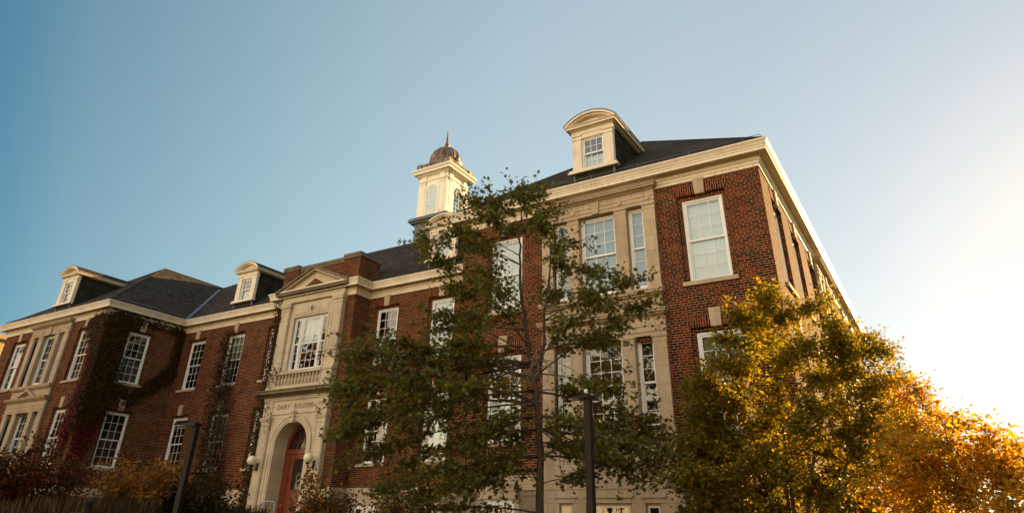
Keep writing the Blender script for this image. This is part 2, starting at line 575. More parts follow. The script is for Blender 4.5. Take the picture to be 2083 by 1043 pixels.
    def build(s, name, parent=None, uv=True):
        me = bpy.data.meshes.new(name)
        me.from_pydata(s.v, [], s.f)
        for m_ in s.mats:
            me.materials.append(M[m_])
        me.polygons.foreach_set('material_index', s.mi)
        me.polygons.foreach_set('use_smooth', s.sm)
        me.update()
        if uv:
            ul = me.uv_layers.new(name='uv')
            vs = me.vertices
            buf = []
            for p in me.polygons:
                nz = p.normal
                if abs(nz.z) > 0.98:
                    t, b = Vector((1, 0, 0)), Vector((0, 1, 0))
                else:
                    t = Vector((-nz.y, nz.x, 0)).normalized()
                    b = nz.cross(t)
                for vi in p.vertices:
                    c = vs[vi].co
                    buf += [c.dot(t), c.dot(b)]
            ul.data.foreach_set('uv', buf)
        o = bpy.data.objects.new(name, me)
        col.objects.link(o)
        if parent:
            o.parent = parent
        return o

def empty(name, loc=(0, 0, 0), rz=0):
    o = bpy.data.objects.new(name, None)
    o.empty_display_size = 0.3
    col.objects.link(o)
    o.location = loc
    o.rotation_euler = (0, 0, rz)
    return o

def tag(o, label=None, cat=None, group=None, kind=None):
    if label: o['label'] = label
    if cat: o['category'] = cat
    if group: o['group'] = group
    if kind: o['kind'] = kind
    return o

def copy_tree(o, parent=None):
    c = o.copy()
    col.objects.link(c)
    c.parent = parent
    for ch in o.children:
        copy_tree(ch, c)
    return c

def place(o, p, rz):
    o.location = p
    o.rotation_euler = (0, 0, rz)
    return o

# ------------------------------------------------------------------ ground
def sstep(a, b, x):
    t = min(1, max(0, (x - a) / (b - a)))
    return t * t * (3 - 2 * t)
def gz(x, y):
    slope = 1.15 * sstep(-8.5, -1.5, y)
    bank = 1.55 * sstep(-9.5, -14.5, x) * sstep(-13.5, -8, y)
    return max(slope, bank)
g = MB()
xs = [-700, -400, -220, -130] + [-90 + 2.5 * i for i in range(61)] + [90, 160, 300, 700]
ys = [-700, -350, -180, -100] + [-60 + 2 * i for i in range(56)] + [70, 120, 250, 700]
k0 = 0
for y in ys:
    for x in xs:
        g.v.append((x, y, gz(x, y)))
for j in range(len(ys) - 1):
    for i in range(len(xs) - 1):
        a = j * len(xs) + i
        g.f.append((a, a + 1, a + 1 + len(xs), a + len(xs)))
        g.mi.append(g.m('lawn'))
        g.sm.append(True)
ground = g.build('ground', uv=False)
tag(ground, kind='structure')

# ------------------------------------------------------------------ the brick building
XLL, XL, RL, XR = -41.18, -31.18, -9.87, 0.0
PL, PR = -22.87, -17.98
D1, PV, LB = 4.25, 3.32, 23.4
PC = -20.42
ZT = 10.70                 # top of brickwork
ZB = 2.98                  # water table
UP, LO = 7.68, 3.87        # window sill levels
WW, WH = 1.17, 2.44
RECESS = 0.13
BLD = empty('brick_building', (0, 0, 1.0))
tag(BLD, 'long red brick building with stone doorway, dormers, cupola and dark hipped roofs', 'building')
BASE = Vector((0, 0, 1.0))

# everything of the building is authored in world coordinates; parts are shifted under the empty
def part(mb, name, parent=None, label=None):
    o = mb.build(name, parent or BLD)
    if parent is None:
        o.location = -BASE
    if label: o['label'] = label
    return o

# ---- windows (prototypes, local: x across, z up from the sill, -y outwards, y=0 is front of the frame)
PROTO = []
def window_proto(W, H, cols, rows, casing=0.075, sill=True, lintel=True, blind=None, blind_from=0.0, blind_to=1.0, curtain=False):
    m = MB()
    e = 0.003
    x = W / 2 - e
    c = casing
    m.box(-x, -x + c, 0, 0.12, 0, H - e, 'white')
    m.box(x - c, x, 0, 0.12, 0, H - e, 'white')
    m.box(-x + c, x - c, 0, 0.12, H - c, H - e, 'white')
    m.box(-x + c, x - c, 0, 0.12, 0, 0.05, 'white')
    m.box(-x + 0.02, -x + c * .55, -0.018, 0, 0.0, H - c * .6, 'white')
    m.box(x - c * .55, x - 0.02, -0.018, 0, 0.0, H - c * .6, 'white')
    m.box(-x + 0.02, x - 0.02, -0.018, 0, H - c * .6, H - 0.02, 'white')
    fr = m.build('window')
    x0, x1 = -x + c, x - c
    mid = 0.05 + (H - c - 0.05) * 0.5
    for lo_, hi_, y in ((mid - 0.02, H - c, 0.03), (0.05, mid + 0.02, 0.07)):
        s_ = MB()
        st = 0.04 if W > 0.6 else 0.03
        s_.box(x0, x0 + st, y, y + 0.035, lo_, hi_, 'white')
        s_.box(x1 - st, x1, y, y + 0.035, lo_, hi_, 'white')
        s_.box(x0 + st, x1 - st, y, y + 0.035, hi_ - 0.045, hi_, 'white')
        s_.box(x0 + st, x1 - st, y, y + 0.035, lo_, lo_ + 0.05, 'white')
        gx0, gx1, gz0, gz1 = x0 + st, x1 - st, lo_ + 0.05, hi_ - 0.045
        mt = 0.0085
        for i in range(1, cols):
            xx = gx0 + (gx1 - gx0) * i / cols
            s_.box(xx - mt, xx + mt, y + 0.006, y + 0.03, gz0, gz1, 'white')
        for i in range(1, rows):
            zz = gz0 + (gz1 - gz0) * i / rows
            s_.box(gx0, gx1, y + 0.004, y + 0.028, zz - mt, zz + mt, 'white')
        s_.build('sash', fr)
        p = MB()
        p.box(gx0, gx1, y + 0.016, y + 0.020, gz0, gz1, 'glass', skip='udlrb')
        p.build('pane', fr)
    if blind:
        b = MB()
        b.box(x0 + .01, x1 - .01, 0.16, 0.166, 0.05 + (H - c - .05) * blind_from, 0.05 + (H - c - .05) * blind_to, blind)
        b.build('blind', fr)
    if curtain:
        b = MB()
        for s2, wd in ((-1, .26), (1, .2)):
            n = 9
            for i in range(n):
                xa = s2 * (x1 - wd * i / n)
                xb = s2 * (x1 - wd * (i + 1) / n)
                ya, yb = 0.2 + 0.03 * (i % 2), 0.2 + 0.03 * ((i + 1) % 2)
                b.poly([(xa, ya, .05), (xb, yb, .05), (xb, yb, H - .1), (xa, ya, H - .1)], 'curtain')
        b.build('curtain', fr)
    if sill:
        b = MB()
        b.box(-W / 2 - .16, W / 2 + .16, -RECESS - 0.075, 0.10, -0.125, -0.012, 'stone')
        b.build('sill', fr)
    if lintel:
        yw = -RECESS
        b = MB()
        for s2 in (-1, 1):
            pr = [(s2 * .13, .115), (s2 * .715, .115), (s2 * .79, .42), (s2 * .13, .42)]
            if s2 < 0: pr = pr[::-1]
            b.extr(pr, yw - 0.014, yw + 0.05, 'soldier')
        b.build('lintel', fr)
        b = MB()
        b.extr([(-.135, .09), (.135, .09), (.16, .575), (-.16, .575)], yw - 0.065, yw + 0.05, 'stone')
        kb = b.build('keystone', fr)
        for ch in fr.children:
            if ch.name.split('.')[0] in ('lintel', 'keystone'):
                ch.location = (0, 0, H)
    PROTO.append(fr)
    return fr
W_DARK = window_proto(WW, WH, 3, 3)
W_BLIND = window_proto(WW, WH, 3, 3, blind='blind')
W_CURT = window_proto(WW, WH, 3, 3, curtain=True)
W_HALF = window_proto(WW, WH, 3, 3, blind='greenblind', blind_from=0.5, blind_to=1.0)
W_LOWHALF = window_proto(WW, WH, 3, 3, blind='blind', blind_from=0.0, blind_to=0.5)
W_GREEN = window_proto(WW, WH, 3, 3, blind='greenblind', blind_from=0.12, blind_to=1.0)
BC = window_proto(1.19, 2.46, 3, 3, sill=False, lintel=False, blind='blueblind')
BCG = window_proto(1.19, 2.28, 3, 3, sill=False, lintel=False, blind='darkblind', blind_from=.3)
BCD = window_proto(1.19, 2.46, 3, 3, sill=False, lintel=False)
BCE = window_proto(1.19, 2.28, 3, 3, sill=False, lintel=False)
BS = window_proto(0.52, 2.46, 1, 3, sill=False, lintel=False, blind='blueblind')
BSG = window_proto(0.52, 2.28, 1, 3, sill=False, lintel=False, blind='darkblind', blind_from=.5)
BSD = window_proto(0.52, 2.46, 1, 3, sill=False, lintel=False)
BSE = window_proto(0.52, 2.28, 1, 3, sill=False, lintel=False)
PWC = window_proto(1.20, 2.36, 3, 3, sill=False, lintel=False, blind='blind', blind_from=.5)
PWS = window_proto(0.47, 2.36, 1, 3, sill=False, lintel=False)

def put_window(proto, p, rz, parent=BLD):
    c = copy_tree(proto, parent)
    c.location = Vector(p) - (BASE if parent is BLD else Vector((0, 0, 0)))
    c.rotation_euler = (0, 0, rz)
    return c

# ---- walls with openings
def wall(name, p0, p1, z0, z1, wins=(), holes=(), basement=(), mat='brick'):
    """p0->p1 with outward on the right.  wins = [(u, z, proto)] standard windows; holes = [(u0,u1,z0,z1)] plain"""
    p0, p1 = Vector((*p0, 0)), Vector((*p1, 0))
    L_ = (p1 - p0).length
    d = (p1 - p0) / L_
    out = Vector((d.y, -d.x, 0))
    rz = math.atan2(d.y, d.x)
    def pt(u, z, dep=0.0):
        q = p0 + d * u - out * dep
        return (q.x, q.y, z)
    H = [(u - .70, u + .70, z - .012, z + WH + .115) for u, z, _ in wins] + list(holes)
    us = sorted({0, L_, *[h[0] for h in H], *[h[1] for h in H]})
    zs = sorted({z0, z1, *[h[2] for h in H], *[h[3] for h in H]})
    m = MB()
    def grid(us, zs, H, dep):
        for a, b in zip(us, us[1:]):
            for c, e in zip(zs, zs[1:]):
                cu, cz = (a + b) / 2, (c + e) / 2
                if any(h[0] < cu < h[1] and h[2] < cz < h[3] for h in H):
                    continue
                m.poly([pt(a, c, dep), pt(b, c, dep), pt(b, e, dep), pt(a, e, dep)], mat)
    grid(us, zs, H, 0)
    def reveal(h, d0, d1):
        a, b, c, e = h
        m.poly([pt(a, c, d0), pt(a, e, d0), pt(a, e, d1), pt(a, c, d1)], mat)
        m.poly([pt(b, e, d0), pt(b, c, d0), pt(b, c, d1), pt(b, e, d1)], mat)
        m.poly([pt(a, e, d0), pt(b, e, d0), pt(b, e, d1), pt(a, e, d1)], mat)
        m.poly([pt(b, c, d0), pt(a, c, d0), pt(a, c, d1), pt(b, c, d1)], mat)
    for h in holes:
        reveal(h, 0, 0.3)
    for u, z, proto in wins:
        o = (u - .70, u + .70, z - .012, z + WH + .115)
        reveal(o, 0, 0.09)
        i_ = (u - WW / 2, u + WW / 2, z - .012, z + WH)
        grid(sorted({o[0], i_[0], i_[1], o[1]}), sorted({o[2], i_[3], o[3]}), [i_], 0.09)
        reveal(i_, 0.09, 0.33)
        put_window(proto, pt(u, z, RECESS), rz)
    return part(m, name)

# right wing front, side; left wing front, right return; centre; pavilion
wall('wall', (RL, 0), (XR, 0), ZB - .02, ZT, [(8.18, UP, W_BLIND), (8.18, LO, W_GREEN), (1.68, UP, W_BLIND), (1.68, LO, W_LOWHALF)],
     [(3.47, 6.47, 7.60, 10.23), (3.47, 6.47, 3.90, 6.23)])
sidew = [1.93, 4.68, 7.6, 13.4, 15.9, 18.6]
wall('wall', (XR, 0), (XR, LB), ZB - .02, ZT, [(u, UP, W_DARK) for u in sidew] + [(u, LO, W_DARK) for u in sidew],
     [(10.5 - 1.5, 10.5 + 1.5, 7.60, 10.23), (10.5 - 1.5, 10.5 + 1.5, 3.90, 6.23)])
wall('wall', (XLL, 0), (XL, 0), ZB - .02, ZT, [(1.77, UP, W_DARK), (1.77, LO, W_DARK), (8.28, UP, W_DARK), (8.28, LO, W_DARK)],
     [(3.50, 6.50, 7.60, 10.23), (3.50, 6.50, 3.90, 6.23)])
wall('wall', (XL, 0), (XL, D1), ZB - .02, ZT, [(1.86, UP, W_CURT), (1.86, LO, W_DARK)])
wall('wall', (XL, D1), (PL, D1), ZB - .02, ZT, [(x - XL, z, p) for x, z, p in ((-29.95, UP, W_DARK), (-26.88, UP, W_HALF), (-23.78, UP, W_DARK), (-29.95, LO, W_DARK), (-26.88, LO, W_HALF), (-23.78, LO, W_DARK))])
wall('wall', (PL, D1), (PL, PV), ZB - .02, ZT)
wall('wall', (PR, PV), (PR, D1), ZB - .02, ZT)
wall('wall', (PR, D1), (RL, D1), ZB - .02, ZT, [(x - PR, z, p) for x, z, p in ((-16.92, UP, W_LOWHALF), (-13.93, UP, W_BLIND), (-11.0, UP, W_BLIND), (-16.92, LO, W_DARK), (-13.93, LO, W_BLIND), (-11.0, LO, W_DARK))])
wall('wall', (RL, D1), (RL, 0), ZB - .02, ZT)
wall('wall', (PL, PV), (PR, PV), ZB - .02, ZT, (), [(PC - PL - 1.25, PC - PL + 1.25, 1.0, 10.4)])
wall('wall', (XR, LB), (RL, LB), 1.0, ZT)
wall('wall', (RL, LB), (RL, 19.2), 1.0, ZT)
wall('wall', (RL, 19.2), (XL, 19.2), 1.0, ZT)
wall('wall', (XL, 19.2), (XL, LB), 1.0, ZT)
wall('wall', (XL, LB), (XLL, LB), 1.0, ZT)
wall('wall', (XLL, LB), (XLL, 0), 1.0, ZT)

# rooms: floors and a corridor wall so that the panes look into rooms
rm = MB()
for z in (3.2, 7.0, 10.66):
    rm.box(XLL + .4, XL - .4, .4, LB - .4, z, z + .12, 'floor')
    rm.box(RL + .4, XR - .4, .4, LB - .4, z, z + .12, 'floor')
    rm.box(XL - .3, RL + .3, D1 + .4, 19, z + .005, z + .115, 'floor')
rm.box(XL + .1, RL - .1, 8.4, 8.5, 3.3, 10.6, 'room')
rm.box(XLL + .5, XL - .5, 4.6, 4.7, 3.3, 10.6, 'room')
rm.box(RL + .5, XR - .5, 4.6, 4.7, 3.3, 10.6, 'room')
rm.box(XR - 4.2, XR - 4.1, 4.8, LB - .5, 3.3, 10.6, 'room')
part(rm, 'interior')

# ---- outline of the plan, stone base, cornice
OUT = [(XLL, LB), (XLL, 0), (XL, 0), (XL, D1), (PL, D1), (PL, PV), (PR, PV), (PR, D1), (RL, D1), (RL, 0), (XR, 0), (XR, LB), (RL, LB), (RL, 19.2), (XL, 19.2), (XL, LB)]
k_ = OUT.index((PR, PV))
DOORGAP = [(PC + 1.87, PV)] + OUT[k_:] + OUT[:k_] + [(PC - 1.87, PV)]
m = MB()
m.sweep(DOORGAP, [(0.06, 0.4), (0.06, 2.62)], 'basestone')
part(m, 'base_wall')
m = MB()
m.sweep(DOORGAP, [(0.05, 2.62), (0.10, 2.62), (0.10, 2.86), (0.08, 2.89), (0.045, 2.99), (-0.02, 3.0)], 'stone')
part(m, 'water_table')
m = MB()
m.sweep(OUT, [(-0.03, 10.655), (0.03, 10.655), (0.03, 10.74), (0.05, 10.75), (0.05, 10.82), (0.065, 10.83), (0.10, 10.875), (0.10, 10.895),
              (0.05, 10.90), (0.05, 10.955), (0.09, 10.985), (0.12, 11.0), (0.29, 11.0), (0.29, 10.975), (0.325, 10.975), (0.325, 11.06),
              (0.34, 11.07), (0.34, 11.12), (0.36, 11.135), (0.37, 11.175), (0.40, 11.23), (0.415, 11.245), (0.415, 11.29), (0.36, 11.305), (0.30, 11.27), (-0.05, 11.27)], 'cream', True)
part(m, 'cornice')

# ---- roofs
KS = 0.78
EO = 0.36
ZE = 11.285
def wing_roof(x0, x1, y0, y1):
    cx = (x0 + x1) / 2
    h = (x1 - x0) / 2 + EO
    zr = ZE + KS * h
    a, b, c, d_ = (x0 - EO, y0 - EO, ZE), (x1 + EO, y0 - EO, ZE), (x1 + EO, y1 + EO, ZE), (x0 - EO, y1 + EO, ZE)
    r0, r1 = (cx, y0 - EO + h, zr), (cx, y1 + EO - h, zr)
    m = MB()
    m.poly([a, b, r0], 'roof')
    m.poly([b, c, r1, r0], 'roof')
    m.poly([c, d_, r1], 'roof')
    m.poly([d_, a, r0, r1], 'roof')
    m.poly([d_, c, b, a], 'roof')
    # ridge and hip caps
    for p, q in ((a, r0), (b, r0), (r0, r1)):
        m.tube([p, q], 0.035, 'roof', 6)
    o = part(m, 'roof')
    # snow guard wire standing over the eaves
    s_ = MB()
    e = EO - .13
    pts = [(x0 - e, y1, 0), (x0 - e, y0 - e, 0), (x1 + e, y0 - e, 0), (x1 + e, y1, 0)]
    for p, q in zip(pts, pts[1:]):
        p, q = Vector(p), Vector(q)
        s_.tube([p + Vector((0, 0, ZE + .21)), q + Vector((0, 0, ZE + .21))], 0.009, 'flash', 5)
        n = int((q - p).length / 1.6)
        for i in range(n + 1):
            c_ = p.lerp(q, (i + .3) / (n + .6))
            s_.tube([c_ + Vector((0, 0, ZE + .06)), c_ + Vector((0, 0, ZE + .24))], 0.013, 'flash', 5)
    s_.build('snow_guard', o)
    return o
wing_roof(RL, XR, 0, LB)
wing_roof(XLL, XL, 0, LB)
YR, ZR = 9.72, ZE + KS * (9.72 - D1 + EO)
m = MB()
f0, f1 = D1 - EO, 19.2 + EO
yb = 13.75
xa, xb = -36.1, -4.95
zl = ZE + KS * ((XL - XLL) / 2 + EO) - .02
yl = D1 - EO + (zl - ZE) / KS
ybl = f1 - (zl - ZE) / KS
m.poly([(xa, f0, ZE), (xb, f0, ZE), (xb, yl, zl), (xb - 1.3, YR, ZR), (xa + 1.3, YR, ZR), (xa, yl, zl)], 'roof')
m.poly([(xa + 1.3, YR, ZR), (xb - 1.3, YR, ZR), (xb - 1.3, yb, ZR), (xa + 1.3, yb, ZR)], 'roof')
m.poly([(xb, f1, ZE), (xa, f1, ZE), (xa, ybl, zl), (xa + 1.3, yb, ZR), (xb - 1.3, yb, ZR), (xb, ybl, zl)], 'roof')
m.poly([(xa, yl, zl), (xa + 1.3, YR, ZR), (xa + 1.3, yb, ZR), (xa, ybl, zl)], 'roof')
m.poly([(xb, yl, zl), (xb, ybl, zl), (xb - 1.3, yb, ZR), (xb - 1.3, YR, ZR)], 'roof')
m.poly([(xa, f0, ZE), (xa, f1, ZE), (xb, f1, ZE), (xb, f0, ZE)], 'roof')
croof = part(m, 'roof')
m = MB()
for s_ in (-1, 1):
    x0 = XL + EO if s_ < 0 else RL - EO
    t = 4.9
    a = Vector((x0, D1 - EO, ZE + .02))
    b = a + Vector((s_ * t, t, t * KS))
    w1, w2 = Vector((-s_ * .12, 0, .015)), Vector((0, -.12, .015))
    m.poly([a + w1, a, b, b + w1], 'flash')
    m.poly([a, a + w2, b + w2, b], 'flash')
    m.build('valley_flashing', croof)
    m = MB()

# ---- dormers: local x centred, y = 0 the facade plane, z absolute
def dormer(cx, y0):
    m = MB()
    zb, ze = 11.55, 13.46
    sy = lambda z: (z - ZE) / KS - EO + .25
    for s_ in (-1, 1):
        x = s_ * .66
        q = [(x, .02, zb), (x, .02, ze), (x, sy(ze), ze), (x, sy(zb), zb)]
        m.poly(q if s_ < 0 else q[::-1], 'cheek')
    m.box(-.66, .66, -.02, .04, zb, 11.80, 'cheek')
    m.box(-.72, -.66, -.03, .05, zb, 11.78, 'lead')
    m.box(.66, .72, -.03, .05, zb, 11.78, 'lead')
    o = m.build('dormer', BLD)
    o.location = Vector((cx, y0, 0)) - BASE
    p = MB()
    for s_ in (-1, 1):
        a, b = sorted((s_ * .40, s_ * .72))
        p.box(a, b, -.06, .10, 11.93, 13.06, 'cream')
        p.box(a - .01, b + .01, -.075, .105, 11.93, 12.0, 'cream')
        p.box(a - .015, b + .02, -.08, .11, 13.06, 13.10, 'cream')
        p.box(a - .005, b + .005, -.065, .105, 13.10, 13.20, 'cream')
        p.box(a - .02, b + .03, -.095, .12, 13.20, 13.26, 'cream')
        p.build('pilaster', o)
        p = MB()
    p.box(-.86, .86, -.16, .03, 11.80, 11.86, 'cream')
    p.box(-.83, .83, -.13, .03, 11.86, 11.93, 'cream')
    p.build('sill', o)
    p = MB()
    p.box(-.40, .40, -.05, .08, 13.10, 13.26, 'cream')
    p.box(-.74, .74, -.07, .08, 13.26, 13.40, 'cream')
    # horizontal cornice, front and both sides
    path = [(-.66, 3.0), (-.66, 0), (.66, 0), (.66, 3.0)]
    prof = [(.02, 13.38), (.10, 13.40), (.14, 13.43), (.22, 13.44), (.22, 13.49), (.26, 13.53), (.27, 13.55), (.0, 13.56)]
    p.sweep(path, prof, 'cream')
    # segmental front
    hw, rise, zc = .93, .40, 13.55
    rad = (hw * hw + rise * rise) / (2 * rise)
    n = 22
    def arc(off):
        r = rad + off
        a = math.asin(min(1, hw / rad))
        return [(r * math.sin(-a + 2 * a * i / n), zc + rise - rad + r * math.cos(-a + 2 * a * i / n)) for i in range(n + 1)]
    def band(o0, o1, y0_, y1_, mat):
        A, B = arc(o0), arc(o1)
        for i in range(n):
            (ax, az), (bx, bz), (cx_, cz), (dx, dz) = A[i], A[i + 1], B[i + 1], B[i]
            p.poly([(ax, y0_, az), (bx, y0_, bz), (cx_, y0_, cz), (dx, y0_, dz)], mat)
            p.poly([(bx, y0_, bz), (ax, y0_, az), (ax, y1_, az), (bx, y1_, bz)], mat, True)
            p.poly([(dx, y0_, dz), (cx_, y0_, cz), (cx_, y1_, cz), (dx, y1_, dz)], mat, True)
    band(-.13, -.07, -.20, .02, 'cream')
    band(-.07, .0, -.27, .02, 'cream')
    tym = [q for q in arc(-.10)]
    p.poly([(x, -.03, z) for x, z in reversed(tym)] + [(-hw, -.03, 13.5), (hw, -.03, 13.5)][::1], 'cream')
    tri = [(x * .62, 13.56 + (z - 13.55) * .62) for x, z in arc(-.10)]
    p.poly([(x, -.055, z) for x, z in reversed(tri)], 'cream')
    p.build('pediment', o)
    p = MB()
    A, B = arc(0.004), arc(.035)
    for i in range(n):
        (ax, az), (bx, bz), (cx_, cz), (dx, dz) = A[i], A[i + 1], B[i + 1], B[i]
        p.poly([(ax, -.28, az), (bx, -.28, bz), (cx_, -.28, cz), (dx, -.28, dz)], 'lead')
        p.poly([(dx, -.28, dz), (cx_, -.28, cz), (cx_, 3.6, cz), (dx, 3.6, dz)], 'roof', True)
        p.poly([(bx, -.28, bz), (ax, -.28, az), (ax, 3.6, az), (bx, 3.6, bz)], 'roof', True)
    for s_ in (-1, 1):
        x = s_ * .93
        p.poly([(x, -.27, 13.53), (x, 3.4, 13.53), (x, 3.4, 13.60), (x, -.27, 13.60)], 'cream')
    p.build('dormer_roof', o)
    wv = window_child(o, DW)
    wv.location = (0, .0, 11.93)
    return o
DW = window_proto(0.80, 1.17, 3, 2, casing=.05, sill=False, lintel=False, blind='blind', blind_from=0.0, blind_to=.45)
def window_child(parent, proto):
    """a window whose pieces have to stay one level below a part: joined frame, with sash and panes merged"""
    me = bpy.data.meshes.new('window')
    bm = bmesh.new()
    mats = []
    for o in [proto] + list(proto.children):
        k = len(bm.faces)
        bm.from_mesh(o.data)
        bm.faces.ensure_lookup_table()
        for f in bm.faces[k:]:
            mt = o.data.materials[f.material_index]
            if mt not in mats:
                mats.append(mt)
            f.material_index = mats.index(mt)
    bm.to_mesh(me)
    bm.free()
    for mt in mats:
        me.materials.append(mt)
    c = bpy.data.objects.new('window', me)
    col.objects.link(c)
    c.parent = parent
    return c
for cx, y0 in ((-4.93, .03), (-36.15, .03), (-26.9, D1 + .03), (-14.1, D1 + .03)):
    dormer(cx, y0)

# ---- stone bay of the wings: local x centred, y = 0 wall plane, z absolute
def bay(origin, rz, up_c, up_s, lo_c, lo_s):
    o = empty('stone_bay', (0, 0, 0))
    m = MB()
    S = 'stone'
    for z0, z1 in ((7.62, 10.22), (3.95, 6.34)):
        cap = z1 - .16
        for a, b in ((-1.87, -1.50), (-.97, -.60), (.60, .97), (1.50, 1.87)):
            m.box(a, b, -.11, .30, z0 + .12, cap, S)
            m.box(a + .07, b - .07, -.118, -.10, z0 + .25, cap - .12, S)
            m.box(a - .03, b + .03, -.14, .30, z0, z0 + .06, S)
            m.box(a - .015, b + .015, -.125, .30, z0 + .06, z0 + .12, S)
            m.box(a - .012, b + .012, -.122, .30, cap - .02, cap + .02, S)
            m.box(a - .01, b + .01, -.12, .30, cap + .02, z1 - .05, S)
            m.box(a - .035, b + .035, -.15, .30, z1 - .05, z1, S)
    def steps(z0, lst, half):
        z = z0
        for h, y in lst:
            m.box(-half - y * .75, half + y * .75, -y, .12, z, z + h - .002, S)
            z += h
    steps(10.22, [(.10, .10), (.012, .12), (.12, .11), (.012, .13), (.17, .115)], 1.80)
    steps(10.64, [(.03, .15), (.04, .19), (.05, .27), (.05, .30), (.025, .33)], 1.76)
    for x in (-1.68, -.78, .78, 1.68):
        m.extr([(x + .075 * math.cos(t * math.pi / 8), 10.40 + .075 * math.sin(t * math.pi / 8)) for t in range(16)], -.14, -.09, S)
    m.extr([(-.10, 10.22), (.10, 10.22), (.14, 10.62), (-.14, 10.62)], -.16, -.09, S)
    steps(7.44, [(.05, .17), (.06, .24), (.06, .26)], 1.75)
    m.box(-1.85, 1.85, -.085, .12, 7.05, 7.44, S)
    m.box(-1.45, 1.45, -.095, .1, 7.12, 7.38, S)
    steps(6.84, [(.04, .15), (.05, .22), (.06, .28), (.05, .31)], 1.75)
    # small pediment over the middle light
    for s_ in (-1, 1):
        pr = [(s_ * .92, 7.04), (0, 7.46), (0, 7.34), (s_ * .70, 7.04)]
        m.extr(pr if s_ < 0 else pr[::-1], -.30, -.07, S)
        pr = [(s_ * .72, 7.045), (0, 7.34), (0, 7.28), (s_ * .58, 7.045)]
        m.extr(pr if s_ < 0 else pr[::-1], -.22, -.07, S)
    steps(6.34, [(.10, .11), (.012, .13), (.14, .12), (.012, .14), (.23, .115)], 1.80)
    for i in range(-4, 5):
        m.box(i * .4 - .006, i * .4 + .006, -.117, -.10, 6.62, 6.83, 'slab')
        m.box(i * .4 - .006, i * .4 + .006, -.119, -.10, 10.48, 10.62, 'slab')
    steps(3.72, [(.06, .16), (.09, .22), (.08, .18)], 1.78)
    m.box(-1.87, 1.87, -.09, .05, 3.0, 3.72, S)
    m.box(-1.98, 1.98, -.16, .05, 2.62, 2.87, S)
    m.box(-1.96, 1.96, -.13, .05, 2.87, 3.03, S)
    # apron with basement lights
    for a, b in ((-1.98, -1.38), (-.98, -.62), (.62, .98), (1.38, 1.98)):
        m.box(a, b, -.14, .05, .5, 2.42, S)
    m.box(-1.98, 1.98, -.14, .05, 2.42, 2.62, S)
    for a, b in ((-1.52, -.86), (-.68, .68), (.86, 1.52)):
        m.box(a, b, -.19, -.1, 2.42, 2.455, S)
        m.box(a + .06, b - .06, -.15, -.1, 2.30, 2.42, S)
    for a, b in ((-1.38, -.98), (-.62, .62), (.98, 1.38)):
        m.box(a, b, -.085, -.062, .5, 2.30, 'stone')
        m.box(a + .05, b - .05, -.095, -.085, .5, 2.24, 'cream')
        m.box(a + .09, b - .09, -.098, -.095, .5, 2.20, 'iron', skip='b')
        m.box(a + .09, b - .09, -.103, -.1, .5, 2.20, 'glass', skip='b')
        n = 3 if b - a > .6 else 1
        for i in range(1, n):
            x = a + .09 + (b - a - .18) * i / n
            m.box(x - .015, x + .015, -.118, -.104, .5, 2.20, 'cream')
    ob = m.build('stone_bay', BLD)
    bpy.data.objects.remove(o)
    ob.location = Vector(origin) - BASE
    ob.rotation_euler = (0, 0, rz)
    for x, up, lo in ((0, up_c, lo_c), (-1.235, up_s, lo_s), (1.235, up_s, lo_s)):
        for pr, z in ((up, 7.74), (lo, 4.04)):
            w_ = window_child(ob, pr)
            w_.location = (x, .10, z)
    return ob
bay((-4.9, 0, 0), 0, BC, BS, BCG, BSG)
bay((-36.18, 0, 0), 0, BCD, BSD, BCE, BSE)
bay((0, 10.5, 0), R(90), BCD, BSD, BCE, BSE)

# ---- basement windows outside the bays
def base_window(x, y):
    m = MB()
    m.box(x - .62, x + .62, y - .085, y, 2.40, 2.62, 'stone')
    m.box(x - .66, x + .66, y - .13, y, 2.40, 2.44, 'stone')
    for s_ in (-1, 1):
        a, b = sorted((x + s_ * .50, x + s_ * .66))
        m.box(a, b, y - .08, y, .8, 2.40, 'stone')
    m.box(x - .50, x + .50, y - .067, y - .062, .8, 2.40, 'white')
    m.box(x - .42, x + .42, y - .070, y - .068, .8, 2.26, 'iron', skip='b')
    m.box(x - .42, x + .42, y - .076, y - .073, .8, 2.26, 'glass', skip='b')
    for t in (-.15, .15):
        m.box(x + t - .012, x + t + .012, y - .085, y - .076, .8, 2.26, 'white')
    part(m, 'basement_window')
for x, y in ((-8.18, 0), (-1.68, 0), (-24.2, D1), (-29.95, D1), (-26.88, D1), (-16.92, D1), (-13.93, D1), (-11.0, D1), (-32.9, 0), (-39.4, 0)):
    base_window(x, y)

# ---- entrance pavilion: stone portal
P = 'portal'
m = MB()
def arched(cx, hw, spring, x0, x1, z0, z1, y, depth, mat, n=24):
    m.poly([(x0, y, z0), (cx - hw, y, z0), (cx - hw, y, spring), (x0, y, spring)], mat)
    m.poly([(cx + hw, y, z0), (x1, y, z0), (x1, y, spring), (cx + hw, y, spring)], mat)
    arc = [(cx - hw * math.cos(math.pi * i / n), spring + hw * math.sin(math.pi * i / n)) for i in range(n + 1)]
    m.poly([(x0, y, spring), (cx - hw, y, spring), (cx - hw, y, z1), (x0, y, z1)], mat)
    m.poly([(cx + hw, y, spring), (x1, y, spring), (x1, y, z1), (cx + hw, y, z1)], mat)
    for (ax, az), (bx, bz) in zip(arc, arc[1:]):
        m.poly([(ax, y, az), (bx, y, bz), (bx, y, z1), (ax, y, z1)], mat)
        m.poly([(bx, y, bz), (ax, y, az), (ax, y + depth, az), (bx, y + depth, bz)], mat, True)
    for s_ in (-1, 1):
        q = [(cx + s_ * hw, y, z0), (cx + s_ * hw, y, spring), (cx + s_ * hw, y + depth, spring), (cx + s_ * hw, y + depth, z0)]
        m.poly(q if s_ > 0 else q[::-1], mat)
